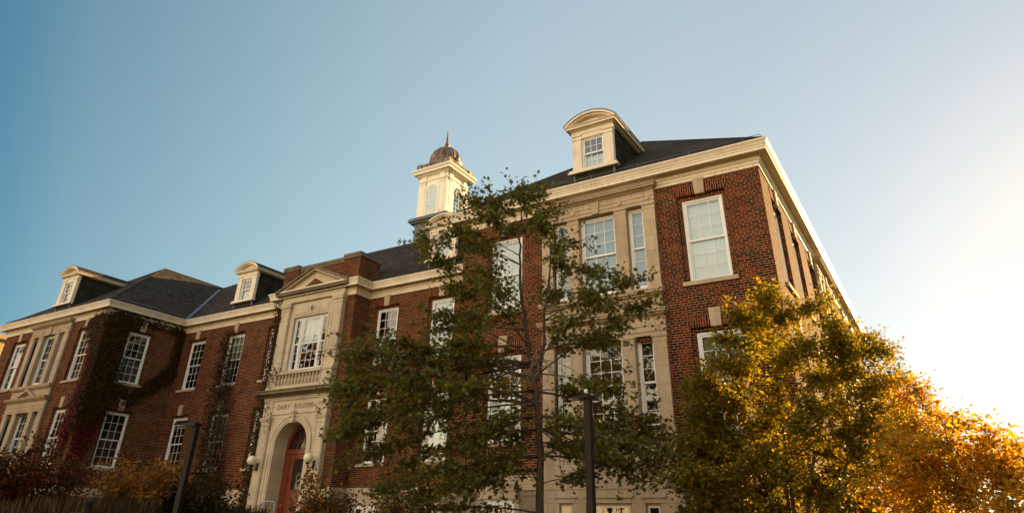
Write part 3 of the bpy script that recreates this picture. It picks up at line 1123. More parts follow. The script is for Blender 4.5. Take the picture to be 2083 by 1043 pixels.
def ring(cx, r0, r1, spring, z0, y0, y1, mat, n=28):
    A = [(cx - r0, z0)] + [(cx - r0 * math.cos(math.pi * i / n), spring + r0 * math.sin(math.pi * i / n)) for i in range(n + 1)] + [(cx + r0, z0)]
    B = [(cx - r1, z0)] + [(cx - r1 * math.cos(math.pi * i / n), spring + r1 * math.sin(math.pi * i / n)) for i in range(n + 1)] + [(cx + r1, z0)]
    for i in range(len(A) - 1):
        a, b, c, d_ = A[i], A[i + 1], B[i + 1], B[i]
        m.poly([(a[0], y0, a[1]), (b[0], y0, b[1]), (c[0], y0, c[1]), (d_[0], y0, d_[1])], mat)
        m.poly([(b[0], y0, b[1]), (a[0], y0, a[1]), (a[0], y1, a[1]), (b[0], y1, b[1])], mat)
        m.poly([(d_[0], y0, d_[1]), (c[0], y0, c[1]), (c[0], y1, c[1]), (d_[0], y1, d_[1])], mat)
YF = 3.17
AH, ASP = .94, 4.55
arched(PC, AH, ASP, PC - 1.88, PC + 1.88, 1.0, 5.84, YF, .75, P)
ring(PC, AH - .001, AH + .07, ASP, 1.0, YF - .02, YF, P)
ring(PC, AH + .07, AH + .20, ASP, 1.0, YF - .045, YF, P)
ring(PC, AH + .20, AH + .29, ASP, 1.0, YF - .075, YF, P)
m.box(PC - 1.88, PC - 1.86, YF, PV, 1.0, 6.5, P)
m.box(PC + 1.86, PC + 1.88, YF, PV, 1.0, 6.5, P)
for s_ in (-1, 1):
    a, b = sorted((PC + s_ * 1.38, PC + s_ * 1.90))
    m.box(a, b, YF - .09, PV, 1.0, 5.36, P)
    m.box(a - .04, b + .04, YF - .13, PV, 1.0, 1.75, P)
    m.box(a + .09, b - .09, YF - .10, YF - .08, 2.0, 5.16, P)
    # sunk panel edges
    for q0, q1 in ((a + .05, a + .075), (b - .075, b - .05)):
        m.box(q0, q1, YF - .105, YF - .08, 1.95, 5.22, P)
    m.box(a - .02, b + .02, YF - .11, PV, 5.36, 5.40, P)
    m.box(a - .01, b + .01, YF - .10, PV, 5.40, 5.55, P)
    m.box(a - .05, b + .05, YF - .14, PV, 5.55, 5.62, P)
    m.box(a - .07, b + .07, YF - .16, PV, 5.62, 5.70, P)
    m.box(a - .005, b + .005, YF - .085, PV, 5.70, 6.44, P)
    # spandrel frame
    x2 = PC + s_ * 1.30
m.box(PC - 1.36, PC + 1.36, YF - .05, YF + .03, 5.80, 5.84, P)
m.box(PC - 1.88, PC + 1.88, YF - .045, PV, 5.84, 6.36, P)
m.box(PC - 1.92, PC + 1.92, YF - .11, PV, 6.36, 6.42, P)
for i in range(40):
    x = PC - 1.88 + i * (3.76 / 40)
    m.box(x, x + .05, YF - .15, YF - .1, 6.42, 6.47, P)
m.box(PC - 1.95, PC + 1.95, YF - .11, PV, 6.42, 6.50, P)
# keystone of the arch, a scrolled console
for z0, z1, y, w in ((5.42, 5.52, .13, .085), (5.52, 5.66, .10, .10), (5.66, 5.80, .13, .12), (5.80, 5.90, .19, .15)):
    m.extr([(PC - w * .92, z0), (PC + w * .92, z0), (PC + w, z1), (PC - w, z1)], YF - y - .04, YF + .02, P)
portal = part(m, 'portal')
m = MB()
m.sweep([(PC - 1.95, PV + .02), (PC - 1.95, YF - .02), (PC + 1.95, YF - .02), (PC + 1.95, PV + .02)],
        [(.0, 6.50), (.16, 6.51), (.20, 6.56), (.36, 6.60), (.40, 6.62), (.40, 6.70), (.44, 6.73), (.44, 6.77), (-.3, 6.80)], 'slab')
m.box(PC - 1.7, PC + 1.7, YF - .02, PV, 6.72, 6.79, 'slab')
m.build('balcony_slab', portal).location = (0, 0, 0)
# inscription
def lettering(txt, width, loc, parent):
    cu = bpy.data.curves.new('lettering', 'FONT')
    cu.body = txt
    cu.size = 0.30
    cu.align_x = 'CENTER'
    cu.extrude = 0.004
    cu.space_character = 1.12
    ob = bpy.data.objects.new('lettering_source', cu)
    col.objects.link(ob)
    bpy.context.view_layer.update()
    dg = bpy.context.evaluated_depsgraph_get()
    me = bpy.data.meshes.new_from_object(ob.evaluated_get(dg))
    bpy.data.objects.remove(ob)
    me.materials.clear()
    me.materials.append(M['letter'])
    w = max(v.co.x for v in me.vertices) - min(v.co.x for v in me.vertices)
    o = bpy.data.objects.new('lettering', me)
    col.objects.link(o)
    o.parent = parent
    o.rotation_euler = (R(90), 0, 0)
    o.scale = (width / w, 1, 1)
    o.location = loc
    return o
lettering('\u00b7 DAIRY \u00b7 BUILDING \u00b7', 2.45, (PC, YF - .051, 5.985), portal)

# balustrade and upper window frame
m = MB()
YU = 3.20
for s_ in (-1, 1):
    a, b = sorted((PC + s_ * 1.36, PC + s_ * 1.92))
    m.box(a - .02, b + .02, YU - .22, PV, 6.79, 6.90, P)
    m.box(a, b, YU - .20, PV, 6.90, 7.46, P)
    m.box(a + .08, b - .08, YU - .21, YU - .19, 6.98, 7.40, P)
    m.box(a - .035, b + .035, YU - .24, PV, 7.46, 7.53, P)
    m.box(a - .015, b + .015, YU - .14, PV, 7.53, 7.68, P)
    m.box(a, b, YU - .10, PV, 7.68, 10.34, P)
    for q0, q1 in ((a + .05, a + .075), (b - .075, b - .05)):
        m.box(q0, q1, YU - .115, YU - .09, 7.80, 10.24, P)
    m.box(a - .02, b + .02, YU - .12, PV, 10.34, 10.38, P)
    m.box(a - .01, b + .01, YU - .11, PV, 10.38, 10.50, P)
    m.box(a - .05, b + .05, YU - .16, PV, 10.50, 10.60, P)
    m.box(a - .065, b + .065, YU - .18, PV, 10.60, 10.70, P)
    a, b = sorted((PC + s_ * 1.07, PC + s_ * 1.36))
    m.box(a, b, YU, PV + .2, 6.8, 10.68, P)
    a, b = sorted((PC + s_ * 1.07, PC + s_ * 1.16))
    m.box(a, b, YU - .03, YU, 7.6, 10.0, P)
m.box(PC - 1.07, PC + 1.07, YU, PV + .2, 10.0, 10.68, P)
m.box(PC - 1.14, PC + 1.14, YU - .02, YU, 10.08, 10.58, P)
m.box(PC - 1.02, PC - .26, YU - .035, YU - .02, 10.16, 10.50, P)
m.box(PC + .26, PC + 1.02, YU - .035, YU - .02, 10.16, 10.50, P)
for r0, y in ((.22, .04), (.165, .055)):
    m.extr([(PC + r0 * .8 * math.cos(t * math.pi / 12), 10.33 + r0 * math.sin(t * math.pi / 12)) for t in range(24)], YU - y, YU, P)
m.extr([(PC + .09 * math.cos(t * math.pi / 12), 10.33 + .12 * math.sin(t * math.pi / 12)) for t in range(24)], YU - .062, YU, 'slab')
m.box(PC - 1.36, PC + 1.36, YU - .03, PV, 10.68, 10.78, P)
m.box(PC - 1.98, PC + 1.98, YU - .12, PV, 10.70, 10.80, P)
m.box(PC - 1.95, PC + 1.95, YU - .10, PV, 10.80, 10.98, P)
m.box(PC - 1.07, PC + 1.07, YU - .05, PV + .2, 7.40, 7.62, P)
m.box(PC - 1.36, PC + 1.36, YU - .24, YU - .02, 7.43, 7.53, P)
m.box(PC - 1.36, PC + 1.36, YU - .22, YU - .04, 6.79, 6.95, P)
m.box(PC - 1.36, PC + 1.36, YU - .02, PV + .1, 6.79, 7.40, P)
surround = part(m, 'window_surround')
bal = MB()
bal.lathe([(.0, 0), (.055, 0), (.055, .05), (.03, .06), (.028, .08), (.052, .16), (.055, .20), (.026, .33), (.024, .36), (.04, .385), (.05, .40), (.05, .48), (0, .48)], (0, 0, 0), P, 12)
b0 = bal.build('baluster', surround)
b0.location = (PC - 1.24, YU - .13, 6.95)
for i in range(1, 13):
    c = b0.copy()
    col.objects.link(c)
    c.parent = surround
    c.location = (PC - 1.24 + i * 2.48 / 12, YU - .13, 6.95)
for pr, x in ((PWC, 0), (PWS, -.835), (PWS, .835)):
    w_ = window_child(surround, pr)
    w_.location = (PC + x, YU + .10, 7.62)
# pediment
m = MB()
S = 'slab'
hwp, zb0, za = 2.12, 11.0, 12.28
m.sweep([(PC - 2.0, PV), (PC - 2.0, YU - .1), (PC + 2.0, YU - .1), (PC + 2.0, PV)],
        [(0, 10.97), (.10, 11.0), (.14, 11.04), (.24, 11.06), (.24, 11.14), (.28, 11.17), (-.1, 11.19)], S)
hx = 2.30
def rake(z_lo, z_hi, y0, mat, xo=hx):
    for s_ in (-1, 1):
        pr = [(PC + s_ * xo, z_lo), (PC, z_lo + .96), (PC, z_hi + .96), (PC + s_ * xo, z_hi)]
        m.extr(pr[::-1] if s_ > 0 else pr, y0, PV + .4, mat)
rake(11.185, 11.30, YU - .36, S)
rake(11.10, 11.185, YU - .28, P)
m.extr([(PC - 2.0, 11.17), (PC + 2.0, 11.17), (PC, 12.10)], YU - .10, PV, P)
m.extr([(PC - 1.3, 11.20), (PC + 1.3, 11.20), (PC, 11.86)], YU - .125, YU - .1, P)
m.extr([(PC - .92, 11.215), (PC + .92, 11.215), (PC, 11.70)], YU - .13, YU - .124, 'brick')
part(m, 'pediment')
# brick parapet behind the pediment
m = MB()
for x0, x1, zt, dy in ((PL, PL + .95, 12.42, .0), (PR - .95, PR, 12.42, .0), (PL + .95, PR - .95, 12.34, .06)):
    m.box(x0, x1, PV + dy, 4.65, 11.28, zt, 'brick')
par = part(m, 'parapet')
m = MB()
for x0, x1, zt, e in ((PL, PL + .95, 12.42, .06), (PR - .95, PR, 12.42, .06), (PL + .95, PR - .95, 12.34, .03)):
    xa0 = x0 - (e if x0 == PL else (e if x1 == PR else -.0))
    xa1 = x1 + (e if x1 == PR or x0 == PL else 0)
    if x0 != PL and x1 != PR:
        xa0, xa1 = x0 + .062, x1 - .062
    yy = PV + (0 if e == .06 else .06)
    m.box(xa0, xa1, yy - e, 4.65 + e, zt, zt + .10, 'slab')
    m.box(xa0 + .02, xa1 - .02, yy - e - .03, 4.65 + e + .03, zt + .10, zt + .22, 'slab')
m.build('coping', par)

# door
m = MB()
YD = YF + .72
n = 24
arc = [(PC - AH * math.cos(math.pi * i / n), ASP + AH * math.sin(math.pi * i / n)) for i in range(n + 1)]
m.poly([(PC - AH, YD + .02, 1.2), (PC + AH, YD + .02, 1.2)] + [(x, YD + .02, z) for x, z in reversed(arc)], 'door')
m.box(PC - AH, PC - .62, YD - .05, YD + .02, 1.6, 4.36, 'door')
m.box(PC + .62, PC + AH, YD - .05, YD + .02, 1.6, 4.36, 'door')
m.box(PC - AH, PC + AH, YD - .07, YD + .02, 4.30, 4.46, 'door')
m.box(PC - .60, PC - .36, YD - .03, YD + .015, 1.7, 4.28, 'door')
m.box(PC + .36, PC + .60, YD - .03, YD + .015, 1.7, 4.28, 'door')
m.box(PC - .36, PC + .36, YD - .03, YD + .015, 4.10, 4.28, 'door')
m.box(PC - .36, PC + .36, YD - .03, YD + .015, 1.7, 2.95, 'door')
m.box(PC - .26, PC + .26, YD - .045, YD - .03, 1.95, 2.80, 'door')
ring(PC, .80, AH - .002, 4.5, 4.46, YD - .06, YD + .015, 'door')
ring(PC, .28, .33, 4.5, 4.46, YD - .05, YD + .015, 'door')
for i in range(1, 6):
    a = math.pi * i / 6
    m.tube([(PC + .32 * math.cos(a), YD - .01, 4.5 + .32 * math.sin(a)), (PC + .82 * math.cos(a), YD - .01, 4.5 + .82 * math.sin(a))], .018, 'door', 5)
door = part(m, 'door')
m = MB()
m.box(PC - .36, PC + .36, YD - .012, YD - .008, 2.95, 4.10, 'doorglass', skip='b')
arc2 = [(PC - .81 * math.cos(math.pi * i / n), 4.5 + .81 * math.sin(math.pi * i / n)) for i in range(n + 1)]
m.poly([(x, YD - .004, z) for x, z in reversed(arc2)], 'doorglass')
m.build('pane', door)
m = MB()
m.poly([(x, YD + .012, z) for x, z in reversed(arc2)], 'iron')
m.box(PC - .36, PC + .36, YD + .004, YD + .010, 2.95, 4.10, 'iron', skip='b')
m.build('dark_backing', door)
m = MB()
m.box(PC + .17, PC + .27, YD - .020, YD - .014, 3.25, 3.37, 'sticker')
m.box(PC + .17, PC + .27, YD - .020, YD - .014, 3.10, 3.24, 'stickerred')
m.build('notice', door)
m = MB()
m.tube([(PC + .48, YD - .05, 2.75), (PC + .48, YD - .11, 2.77), (PC + .48, YD - .11, 3.05), (PC + .48, YD - .05, 3.07)], .015, 'iron', 6)
m.build('handle', door)
# plaque
m = MB()
m.extr([(PC + 1.60 + .11 * math.cos(t * math.pi / 12), 3.28 + .15 * math.sin(t * math.pi / 12)) for t in range(24)], YF - .125, YF - .09, 'iron')
part(m, 'plaque')
# steps
m = MB()
for i in range(6):
    m.box(PC - 2.0, PC + 2.0, YF - .5 - .32 * i, YF + .9 - .001 * i, .8, 1.9 - .16 * i - .001, 'stone')
part(m, 'entrance_steps')

# ---- cupola
CX, CY = -19.62, 11.08
m = MB()
h = 1.12
m.extr([(-1.16, 15.3), (1.16, 15.3), (1.03, 16.95), (-1.03, 16.95)], -1.13, 1.13, 'lead')
m.box(-1.14, 1.14, -1.14, 1.14, 16.95, 17.06, 'lead')
m.box(-1.28, 1.28, -1.28, 1.28, 17.06, 17.16, 'lead')
m.box(-1.38, 1.38, -1.38, 1.38, 17.16, 17.32, 'lead')
m.box(-1.31, 1.31, -1.31, 1.31, 17.32, 17.39, 'lead')
cup = m.build('cupola', BLD)
cup.location = Vector((CX, CY, 0)) - BASE
m = MB()
C_ = 'cupola'
zb, zt = 17.39, 19.75
m.box(-1.04, 1.04, -1.04, 1.04, zb, 20.15, C_)
for sx in (-1, 1):
    for sy in (-1, 1):
        m.box(sx * .74, sx * 1.06, sy * .74, sy * 1.06, zb, zt - .22, C_)
for q in range(4):
    a = math.pi / 2 * q
    ca, sa = math.cos(a), math.sin(a)
    def rb(x0, x1, y0, y1, z0, z1, mat=C_):
        k = len(m.v)
        m.box(x0, x1, y0, y1, z0, z1, mat)
        for i in range(k, len(m.v)):
            x, y, z = m.v[i]
            m.v[i] = (x * ca - y * sa, x * sa + y * ca, z)
    for s_ in (-1, 1):
        x0, x1 = sorted((s_ * .52, s_ * .83))
        rb(x0, x1, -1.075, -.9, zb, zt - .22)
        rb(x0 - .04, x1 + .04, -1.115, -.9, zb, zb + .16)
        rb(x0 - .03, x1 + .03, -1.105, -.9, zt - .22, zt - .16)
        rb(x0 - .01, x1 + .01, -1.085, -.9, zt - .16, zt - .06)
        rb(x0 - .06, x1 + .06, -1.14, -.9, zt - .06, zt)
        rb(x0 - .02, x1 + .02, -1.095, -.9, zt, zt + .40)
m.box(-1.085, 1.085, -1.085, 1.085, zt, zt + .05, C_)
m.build('lantern', cup)
m = MB()
sq = [(-1.0, -1.0), (1.0, -1.0), (1.0, 1.0), (-1.0, 1.0)]
m.sweep(sq, [(.0, 20.08), (.14, 20.10), (.18, 20.16), (.26, 20.20), (.34, 20.22), (.34, 20.32), (.39, 20.38), (.43, 20.44), (.43, 20.50), (-.2, 20.56)], C_, True)
m.build('cornice', cup)
# arched windows on each face
m = MB()
for q in range(4):
    a = math.pi / 2 * q
    ca, sa = math.cos(a), math.sin(a)
    k = len(m.v)
    hw, sp = .37, 19.0
    n = 16
    arcp = [(-hw * math.cos(math.pi * i / n), sp + hw * math.sin(math.pi * i / n)) for i in range(n + 1)]
    m.poly([(-hw, -1.045, 17.55), (hw, -1.045, 17.55)] + [(x, -1.045, z) for x, z in reversed(arcp)], 'glass')
    m.poly([(-hw, -1.042, 17.55), (hw, -1.042, 17.55)] + [(x, -1.042, z) for x, z in reversed(arcp)], 'blind')
    ring(0, hw, hw + .05, sp, 17.5, -1.06, -1.03, C_)
    ring(0, hw + .05, hw + .13, sp, 17.5, -1.075, -1.03, C_)
    ring(0, .16, .185, sp, 18.95, -1.06, -1.043, C_)
    m.box(-.5, .5, -1.10, -1.03, 17.42, 17.52, C_)
    for x in (-.125, .125):
        m.box(x - .012, x + .012, -1.06, -1.046, 17.55, sp + .05, C_)
    for i in range(1, 6):
        z = 17.55 + i * .28
        m.box(-hw, hw, -1.058, -1.044, z - .011, z + .011, C_)
    for t in (45, 90, 135):
        m.tube([(.17 * math.cos(R(t)), -1.053, sp + .17 * math.sin(R(t))), (hw * math.cos(R(t)), -1.053, sp + hw * math.sin(R(t)))], .012, C_, 4)
    for i in range(k, len(m.v)):
        x, y, z = m.v[i]
        m.v[i] = (x * ca - y * sa, x * sa + y * ca, z)
m.build('arched_window', cup)
m = MB()
for sx in (-1, 1):
    for sy in (-1, 1):
        m.box(sx * .86, sx * 1.22, sy * .86, sy * 1.22, 20.5, 20.94, 'copper')
m.box(-1.16, 1.16, -1.16, 1.16, 20.5, 20.84, 'copper')
m.box(-1.19, 1.19, -1.19, 1.19, 20.84, 20.90, 'copper')
m.lathe([(1.08, 20.90), (1.08, 21.02), (1.0, 21.05), (.98, 21.24), (1.02, 21.27), (1.02, 21.34), (.94, 21.40)], (0, 0, 0), 'copper', 28)
m.build('parapet', cup)
m = MB()
prof = [(.93, 21.36), (.955, 21.50), (.93, 21.66), (.86, 21.86), (.74, 22.05), (.57, 22.22), (.36, 22.34), (.15, 22.40), (.02, 22.42)]
seg = 48
k = len(m.v)
for i in range(seg):
    a = 2 * math.pi * i / seg
    f = 1.0 if i % 3 else 1.045
    m.v += [(r * f * math.cos(a), r * f * math.sin(a), z) for r, z in prof]
for i in range(seg):
    j = (i + 1) % seg
    for q in range(len(prof) - 1):
        m.f.append((k + i * len(prof) + q, k + j * len(prof) + q, k + j * len(prof) + q + 1, k + i * len(prof) + q + 1))
        m.mi.append(m.m('copper'))
        m.sm.append(False)
m.build('dome', cup)
m = MB()
m.lathe([(.0, 22.36), (.16, 22.38), (.12, 22.44), (.07, 22.48), (.07, 22.54), (.135, 22.60), (.15, 22.68), (.11, 22.76), (.07, 22.80), (.10, 22.84), (.085, 22.88), (.05, 23.25), (.028, 23.52), (.025, 23.53), (.05, 23.57), (.05, 23.62), (.0, 23.66)], (0, 0, 0), 'copper', 14)
m.build('finial', cup)

for p_ in PROTO:
    for ch in list(p_.children):
        bpy.data.objects.remove(ch)
    bpy.data.objects.remove(p_)

# ------------------------------------------------------------------ wall lamps by the door
def wall_lamp(x, label):
    o = empty('wall_lamp', (x, YF - .10, 3.78))
    m = MB()
    m.box(-.05, .05, -.045, 0, -.16, .14, 'iron')
    m.tube([(0, -.04, -.05), (0, -.16, -.14), (0, -.30, -.12), (0, -.34, .0)], .022, 'iron', 8)
    m.lathe([(0, -.02), (.05, -.01), (.085, .03), (.08, .06)], (0, -.34, .0), 'iron', 14)
    m.build('bracket', o)
    m = MB()
    m.lathe([(.185 * math.sin(math.pi * i / 14), -.185 * math.cos(math.pi * i / 14)) for i in range(15)], (0, -.34, .22), 'globe', 24)
    m.build('globe', o)
    tag(o, label, 'lamp', 'globe lamps flanking the door')
    return o
wall_lamp(PC - 1.64, 'pale globe lamp beside the ivy, on the pilaster left of the red door')
wall_lamp(PC + 1.64, 'pale globe lamp above the oval plaque, on the pilaster right of the door')

# handrail
o = tag(empty('handrail', (-19.0, 1.2, 1.3)), 'grey pipe handrail rising to the entrance steps', 'handrail')
m = MB()
L0 = Vector((-19.0, 1.2, 1.3))
def rel(*p): return tuple(Vector(p) - L0)
m.tube([rel(-20.4, .6, 1.55), rel(-19.02, 1.2, 2.40), rel(-18.92, 1.2, 2.43), rel(-18.56, 1.2, 2.40), rel(-18.50, 1.2, 2.34), rel(-18.56, 1.2, 1.2)], .024, 'rail', 8)
m.build('rail', o)
m = MB()
m.tube([rel(-19.0, 1.2, 1.1), rel(-19.0, 1.2, 2.39)], .02, 'rail', 8)
m.build('upright', o)
m = MB()
m.tube([rel(-20.2, .7, .7), rel(-20.2, .7, 1.66)], .02, 'rail', 8)
m.build('upright', o)

# ------------------------------------------------------------------ street lamps
def street_lamp(x, y, ztop, w, hl, ang, label, cell):
    zb = gz(x, y)
    o = empty('street_lamp', (x, y, zb), R(ang))
    H = ztop - zb
    m = MB()
    m.box(-w / 2, w / 2, -w / 2, w / 2, -.1, H, 'post')
    m.build('post', o)
    m = MB()
    m.box(-w, w, -w, w, -.1, .06, 'post')
    m.build('base', o)
    m = MB()
    t = .075
    pr = [(w * .55, H - .02), (w * .55, H + .035), (w * .1, H + .062), (-hl * .45, H + .072), (-hl * .85, H + .055), (-hl, H + .032), (-hl - .015, H + .018),
          (-hl * .9, H + .006), (-hl * .4, H - .004), (-w * .55, H - .02)]
    hb = MB()
    hb.extr(pr, -w * 1.0, w * 1.0, 'post')
    for q in hb.v:
        # plan tapers to a rounded nose
        f = 1.0 if q[0] > -hl * .6 else max(.35, 1 - ((-q[0] - hl * .6) / (hl * .45)) ** 2 * .6)
        m.v.append((q[0], q[1] * f, q[2]))
    m.f, m.mi, m.sm, m.mats = hb.f, hb.mi, hb.sm, hb.mats
    m.build('lamp_head', o)
    m = MB()
    m.box(-hl * .85, -w * .9, -w * .6, w * .6, H - .016, H + .004, 'lens')
    m.build('lens', o)
    if cell:
        m = MB()
        m.lathe([(0, .0), (.03, .0), (.03, .065), (.022, .075), (0, .075)], (-.03, 0, H + .060), 'sticker', 12)
        m.build('light_sensor', o)
    tag(o, label, 'lamp', 'brown street lamps')
street_lamp(-2.22, -6.88, 3.62, .108, .38, -4, 'brown square lamp post with white sensor cap, in front of the stone bay', True)
street_lamp(-8.9, -9.3, 3.25, .096, .46, 14, 'brown lamp post with drooping curved head, before the vine hung brick wall', False)

# bollard at the lower left
o = tag(empty('bollard', (-5.22, -12.9, gz(-5.22, -12.9))), 'dark square bollard topped by a short flared neck', 'bollard')
m = MB()
zt = 1.87 - gz(-5.22, -12.9)
m.box(-.11, .11, -.11, .11, -.1, zt - .10, 'post')
m.build('body', o)
m = MB()
m.lathe([(.042, zt - .10), (.036, zt - .03), (.052, zt - .01), (.054, zt + .012), (0, zt + .015)], (0, 0, 0), 'post', 12)
m.build('cap', o)

# ------------------------------------------------------------------ foliage
OAK = np.array([(0, 0), (.10, .18), (.38, .22), (.16, .36), (.46, .52), (.16, .58), (.26, .80), (.06, .78), (0, 1.0),
                (-.06, .78), (-.26, .80), (-.16, .58), (-.46, .52), (-.16, .36), (-.38, .22), (-.10, .18)])
OVAL = np.array([(0, 0), (.26, .25), (.34, .5), (.20, .8), (0, 1.0), (-.20, .8), (-.34, .5), (-.26, .25)])
LOBE = np.array([(0, 0), (.32, .08), (.48, .38), (.22, .52), (.20, .78), (0, 1.0), (-.20, .78), (-.22, .52), (-.48, .38), (-.32, .08)])
BLADE = np.array([(-.03, 0), (.03, 0), (.02, .6), (0, 1.0), (-.02, .6)])
def leaves(name, P_, size, shape, mat, parent=None, up=0.5, origin=(0, 0, 0), N_=None, T_=None, var=.35):
    """one mesh of many leaf polygons; P_ = (n,3) positions"""
    n = len(P_)
    k = len(shape)
    if N_ is None:
        N_ = rng.normal(size=(n, 3))
        N_[:, 2] = np.abs(N_[:, 2]) + up
    N_ = N_ / np.linalg.norm(N_, axis=1)[:, None]
    if T_ is None:
        T_ = rng.normal(size=(n, 3))
        T_[:, 2] -= .35
    T_ = T_ - N_ * (T_ * N_).sum(1)[:, None]
    T_ = T_ / np.linalg.norm(T_, axis=1)[:, None]
    B_ = np.cross(N_, T_)
    s = size * (1 + var * rng.uniform(-1, 1, n))
    V = P_[:, None, :] + s[:, None, None] * (shape[None, :, 0, None] * B_[:, None, :] + shape[None, :, 1, None] * T_[:, None, :])
    bend = (np.abs(shape[:, 0]) ** 1.3 * .45 + (shape[:, 1] - .4) ** 2 * .25)
    V = V - s[:, None, None] * bend[None, :, None] * N_[:, None, :]
    V = V - np.array(origin)
    me = bpy.data.meshes.new(name)
    me.vertices.add(n * k)
    me.vertices.foreach_set('co', V.reshape(-1).astype(np.float32))
    me.loops.add(n * k)
    me.loops.foreach_set('vertex_index', np.arange(n * k, dtype=np.int32))
    me.polygons.add(n)
    me.polygons.foreach_set('loop_start', (np.arange(n) * k).astype(np.int32))
    me.polygons.foreach_set('loop_total', np.full(n, k, np.int32))
    me.materials.append(M[mat])
    me.update(calc_edges=True)
    o = bpy.data.objects.new(name, me)
    col.objects.link(o)
    if parent: o.parent = parent
    return o

def bez(a, b, c, n):
    return [a * (1 - t) ** 2 + b * 2 * t * (1 - t) + c * t * t for t in [i / (n - 1) for i in range(n)]]

def tree(name, base, stems, ends, r0, leaf, size, shape, per_twig, twigs, twig_len, label, cat, group=None, sag=.25, dead=0, droop=0.0, spread=.07, attach_drop=.35, up=.5, zvar=.75, fwd=.7, low_z=None):
    """stems = polylines (world) with radii; limbs grow from the nearest fitting stem point to each end"""
    base = Vector(base)
    o = empty(name, base)
    tm = MB()
    sp = []
    for pts, ra, rb_ in stems:
        pts = [Vector(p) for p in pts]
        dense = []
        for p, q in zip(pts, pts[1:]):
            for i in range(5):
                dense.append(p.lerp(q, i / 5))
        dense.append(pts[-1])
        n = len(dense)
        rad = [ra + (rb_ - ra) * (i / (n - 1)) ** .8 for i in range(n)]
        dense = [d_ + Vector((random.gauss(0, .012), random.gauss(0, .012), 0)) for d_ in dense]
        tm.tube([d_ - base for d_ in dense], rad, 'bark', 10)
        sp += list(zip(dense, rad))
    LP = []
    for e in ends:
        e = Vector(e)
        best = None
        for p, r_ in sp:
            hd = math.hypot(e.x - p.x, e.y - p.y)
            want = e.z - hd * attach_drop * (1 if low_z is None else max(-.6, min(1, (e.z - low_z) * .8))) + (0 if low_z is None else random.uniform(-.45, .45))
            c_ = abs(p.z - want) * 1.0 + hd * .25 + (0 if p.z > base.z + .4 else 5)
            if best is None or c_ < best[0]:
                best = (c_, p, r_)
        _, p, r_ = best
        d_ = e - p
        mid = p.lerp(e, .5) + Vector((random.gauss(0, .08), random.gauss(0, .08), sag * d_.length * .35 * (1 if droop >= 0 else 1)))
        pts = bez(p, mid, e, 9)
        rr = max(.007, min(r_ * .5, .007 + .007 * d_.length))
        tm.tube([q - base for q in pts], [rr + (.004 - rr) * (i / 8) ** .7 for i in range(9)], 'bark', 6)
        L = d_.length
        nt = max(4, int(twigs * (.5 + .5 * min(L, 4) / 2)))
        for j in range(nt):
            t = .22 + .78 * math.sqrt(random.random())
            q = pts[min(8, int(t * 8))].lerp(pts[min(8, int(t * 8) + 1)], t * 8 % 1)
            dirv = Vector((random.gauss(0, 1), random.gauss(0, 1), random.gauss(0.0, zvar)))
            dirv = (dirv.normalized() + d_.normalized() * fwd).normalized()
            ln = twig_len * random.uniform(.4, 1.25)
            te = q + dirv * ln + Vector((0, 0, -droop * ln))
            tm.tube([q - base, q.lerp(te, .5) - base + Vector((0, 0, .03)), te - base], [.005, .004, .002], 'bark', 4)
            for i in range(int(per_twig * random.uniform(.6, 1.3))):
                s_ = random.uniform(.1, 1.1)
                LP.append(q.lerp(te, s_) + Vector((random.gauss(0, spread), random.gauss(0, spread), random.gauss(0, spread * .8))))
    for i in range(dead):
        p, r_ = random.choice([q for q in sp if base.z + 2.2 < q[0].z < base.z + 4.6])
        a = random.uniform(-.4, 1.4) if i % 2 else random.uniform(2.6, 4.2)
        ln = random.uniform(.5, 1.4)
        pts = [p]
        d_ = Vector((math.cos(a), math.sin(a) * .6 - .5, random.uniform(-.2, .35)))
        for q in range(7):
            d_ = (d_ + Vector((random.gauss(0, .25), random.gauss(0, .25), -.12 - random.random() * .12))).normalized()
            pts.append(pts[-1] + d_ * ln / 7)
            if q > 1 and random.random() < .7:
                dd = (d_ + Vector((random.gauss(0, .6), random.gauss(0, .6), random.gauss(-.2, .4)))).normalized()
                e1 = pts[-1] + dd * random.uniform(.1, .3)
                tm.tube([pts[-1] - base, e1 - base, e1 + (dd + Vector((random.gauss(0, .5), 0, -.3))) * .12 - base], [.0045, .0035, .002], 'twig', 4)
        tm.tube([q - base for q in pts], [.011 - .008 * i_ / 7 for i_ in range(8)], 'twig', 5)
    tk = tm.build('trunk', o, uv=False)
    LP = np.array([tuple(p) for p in LP])
    lv = leaves('crown', LP, size, shape, leaf, o, up=up, origin=tuple(base))
    tag(o, label, cat, group)
    return o

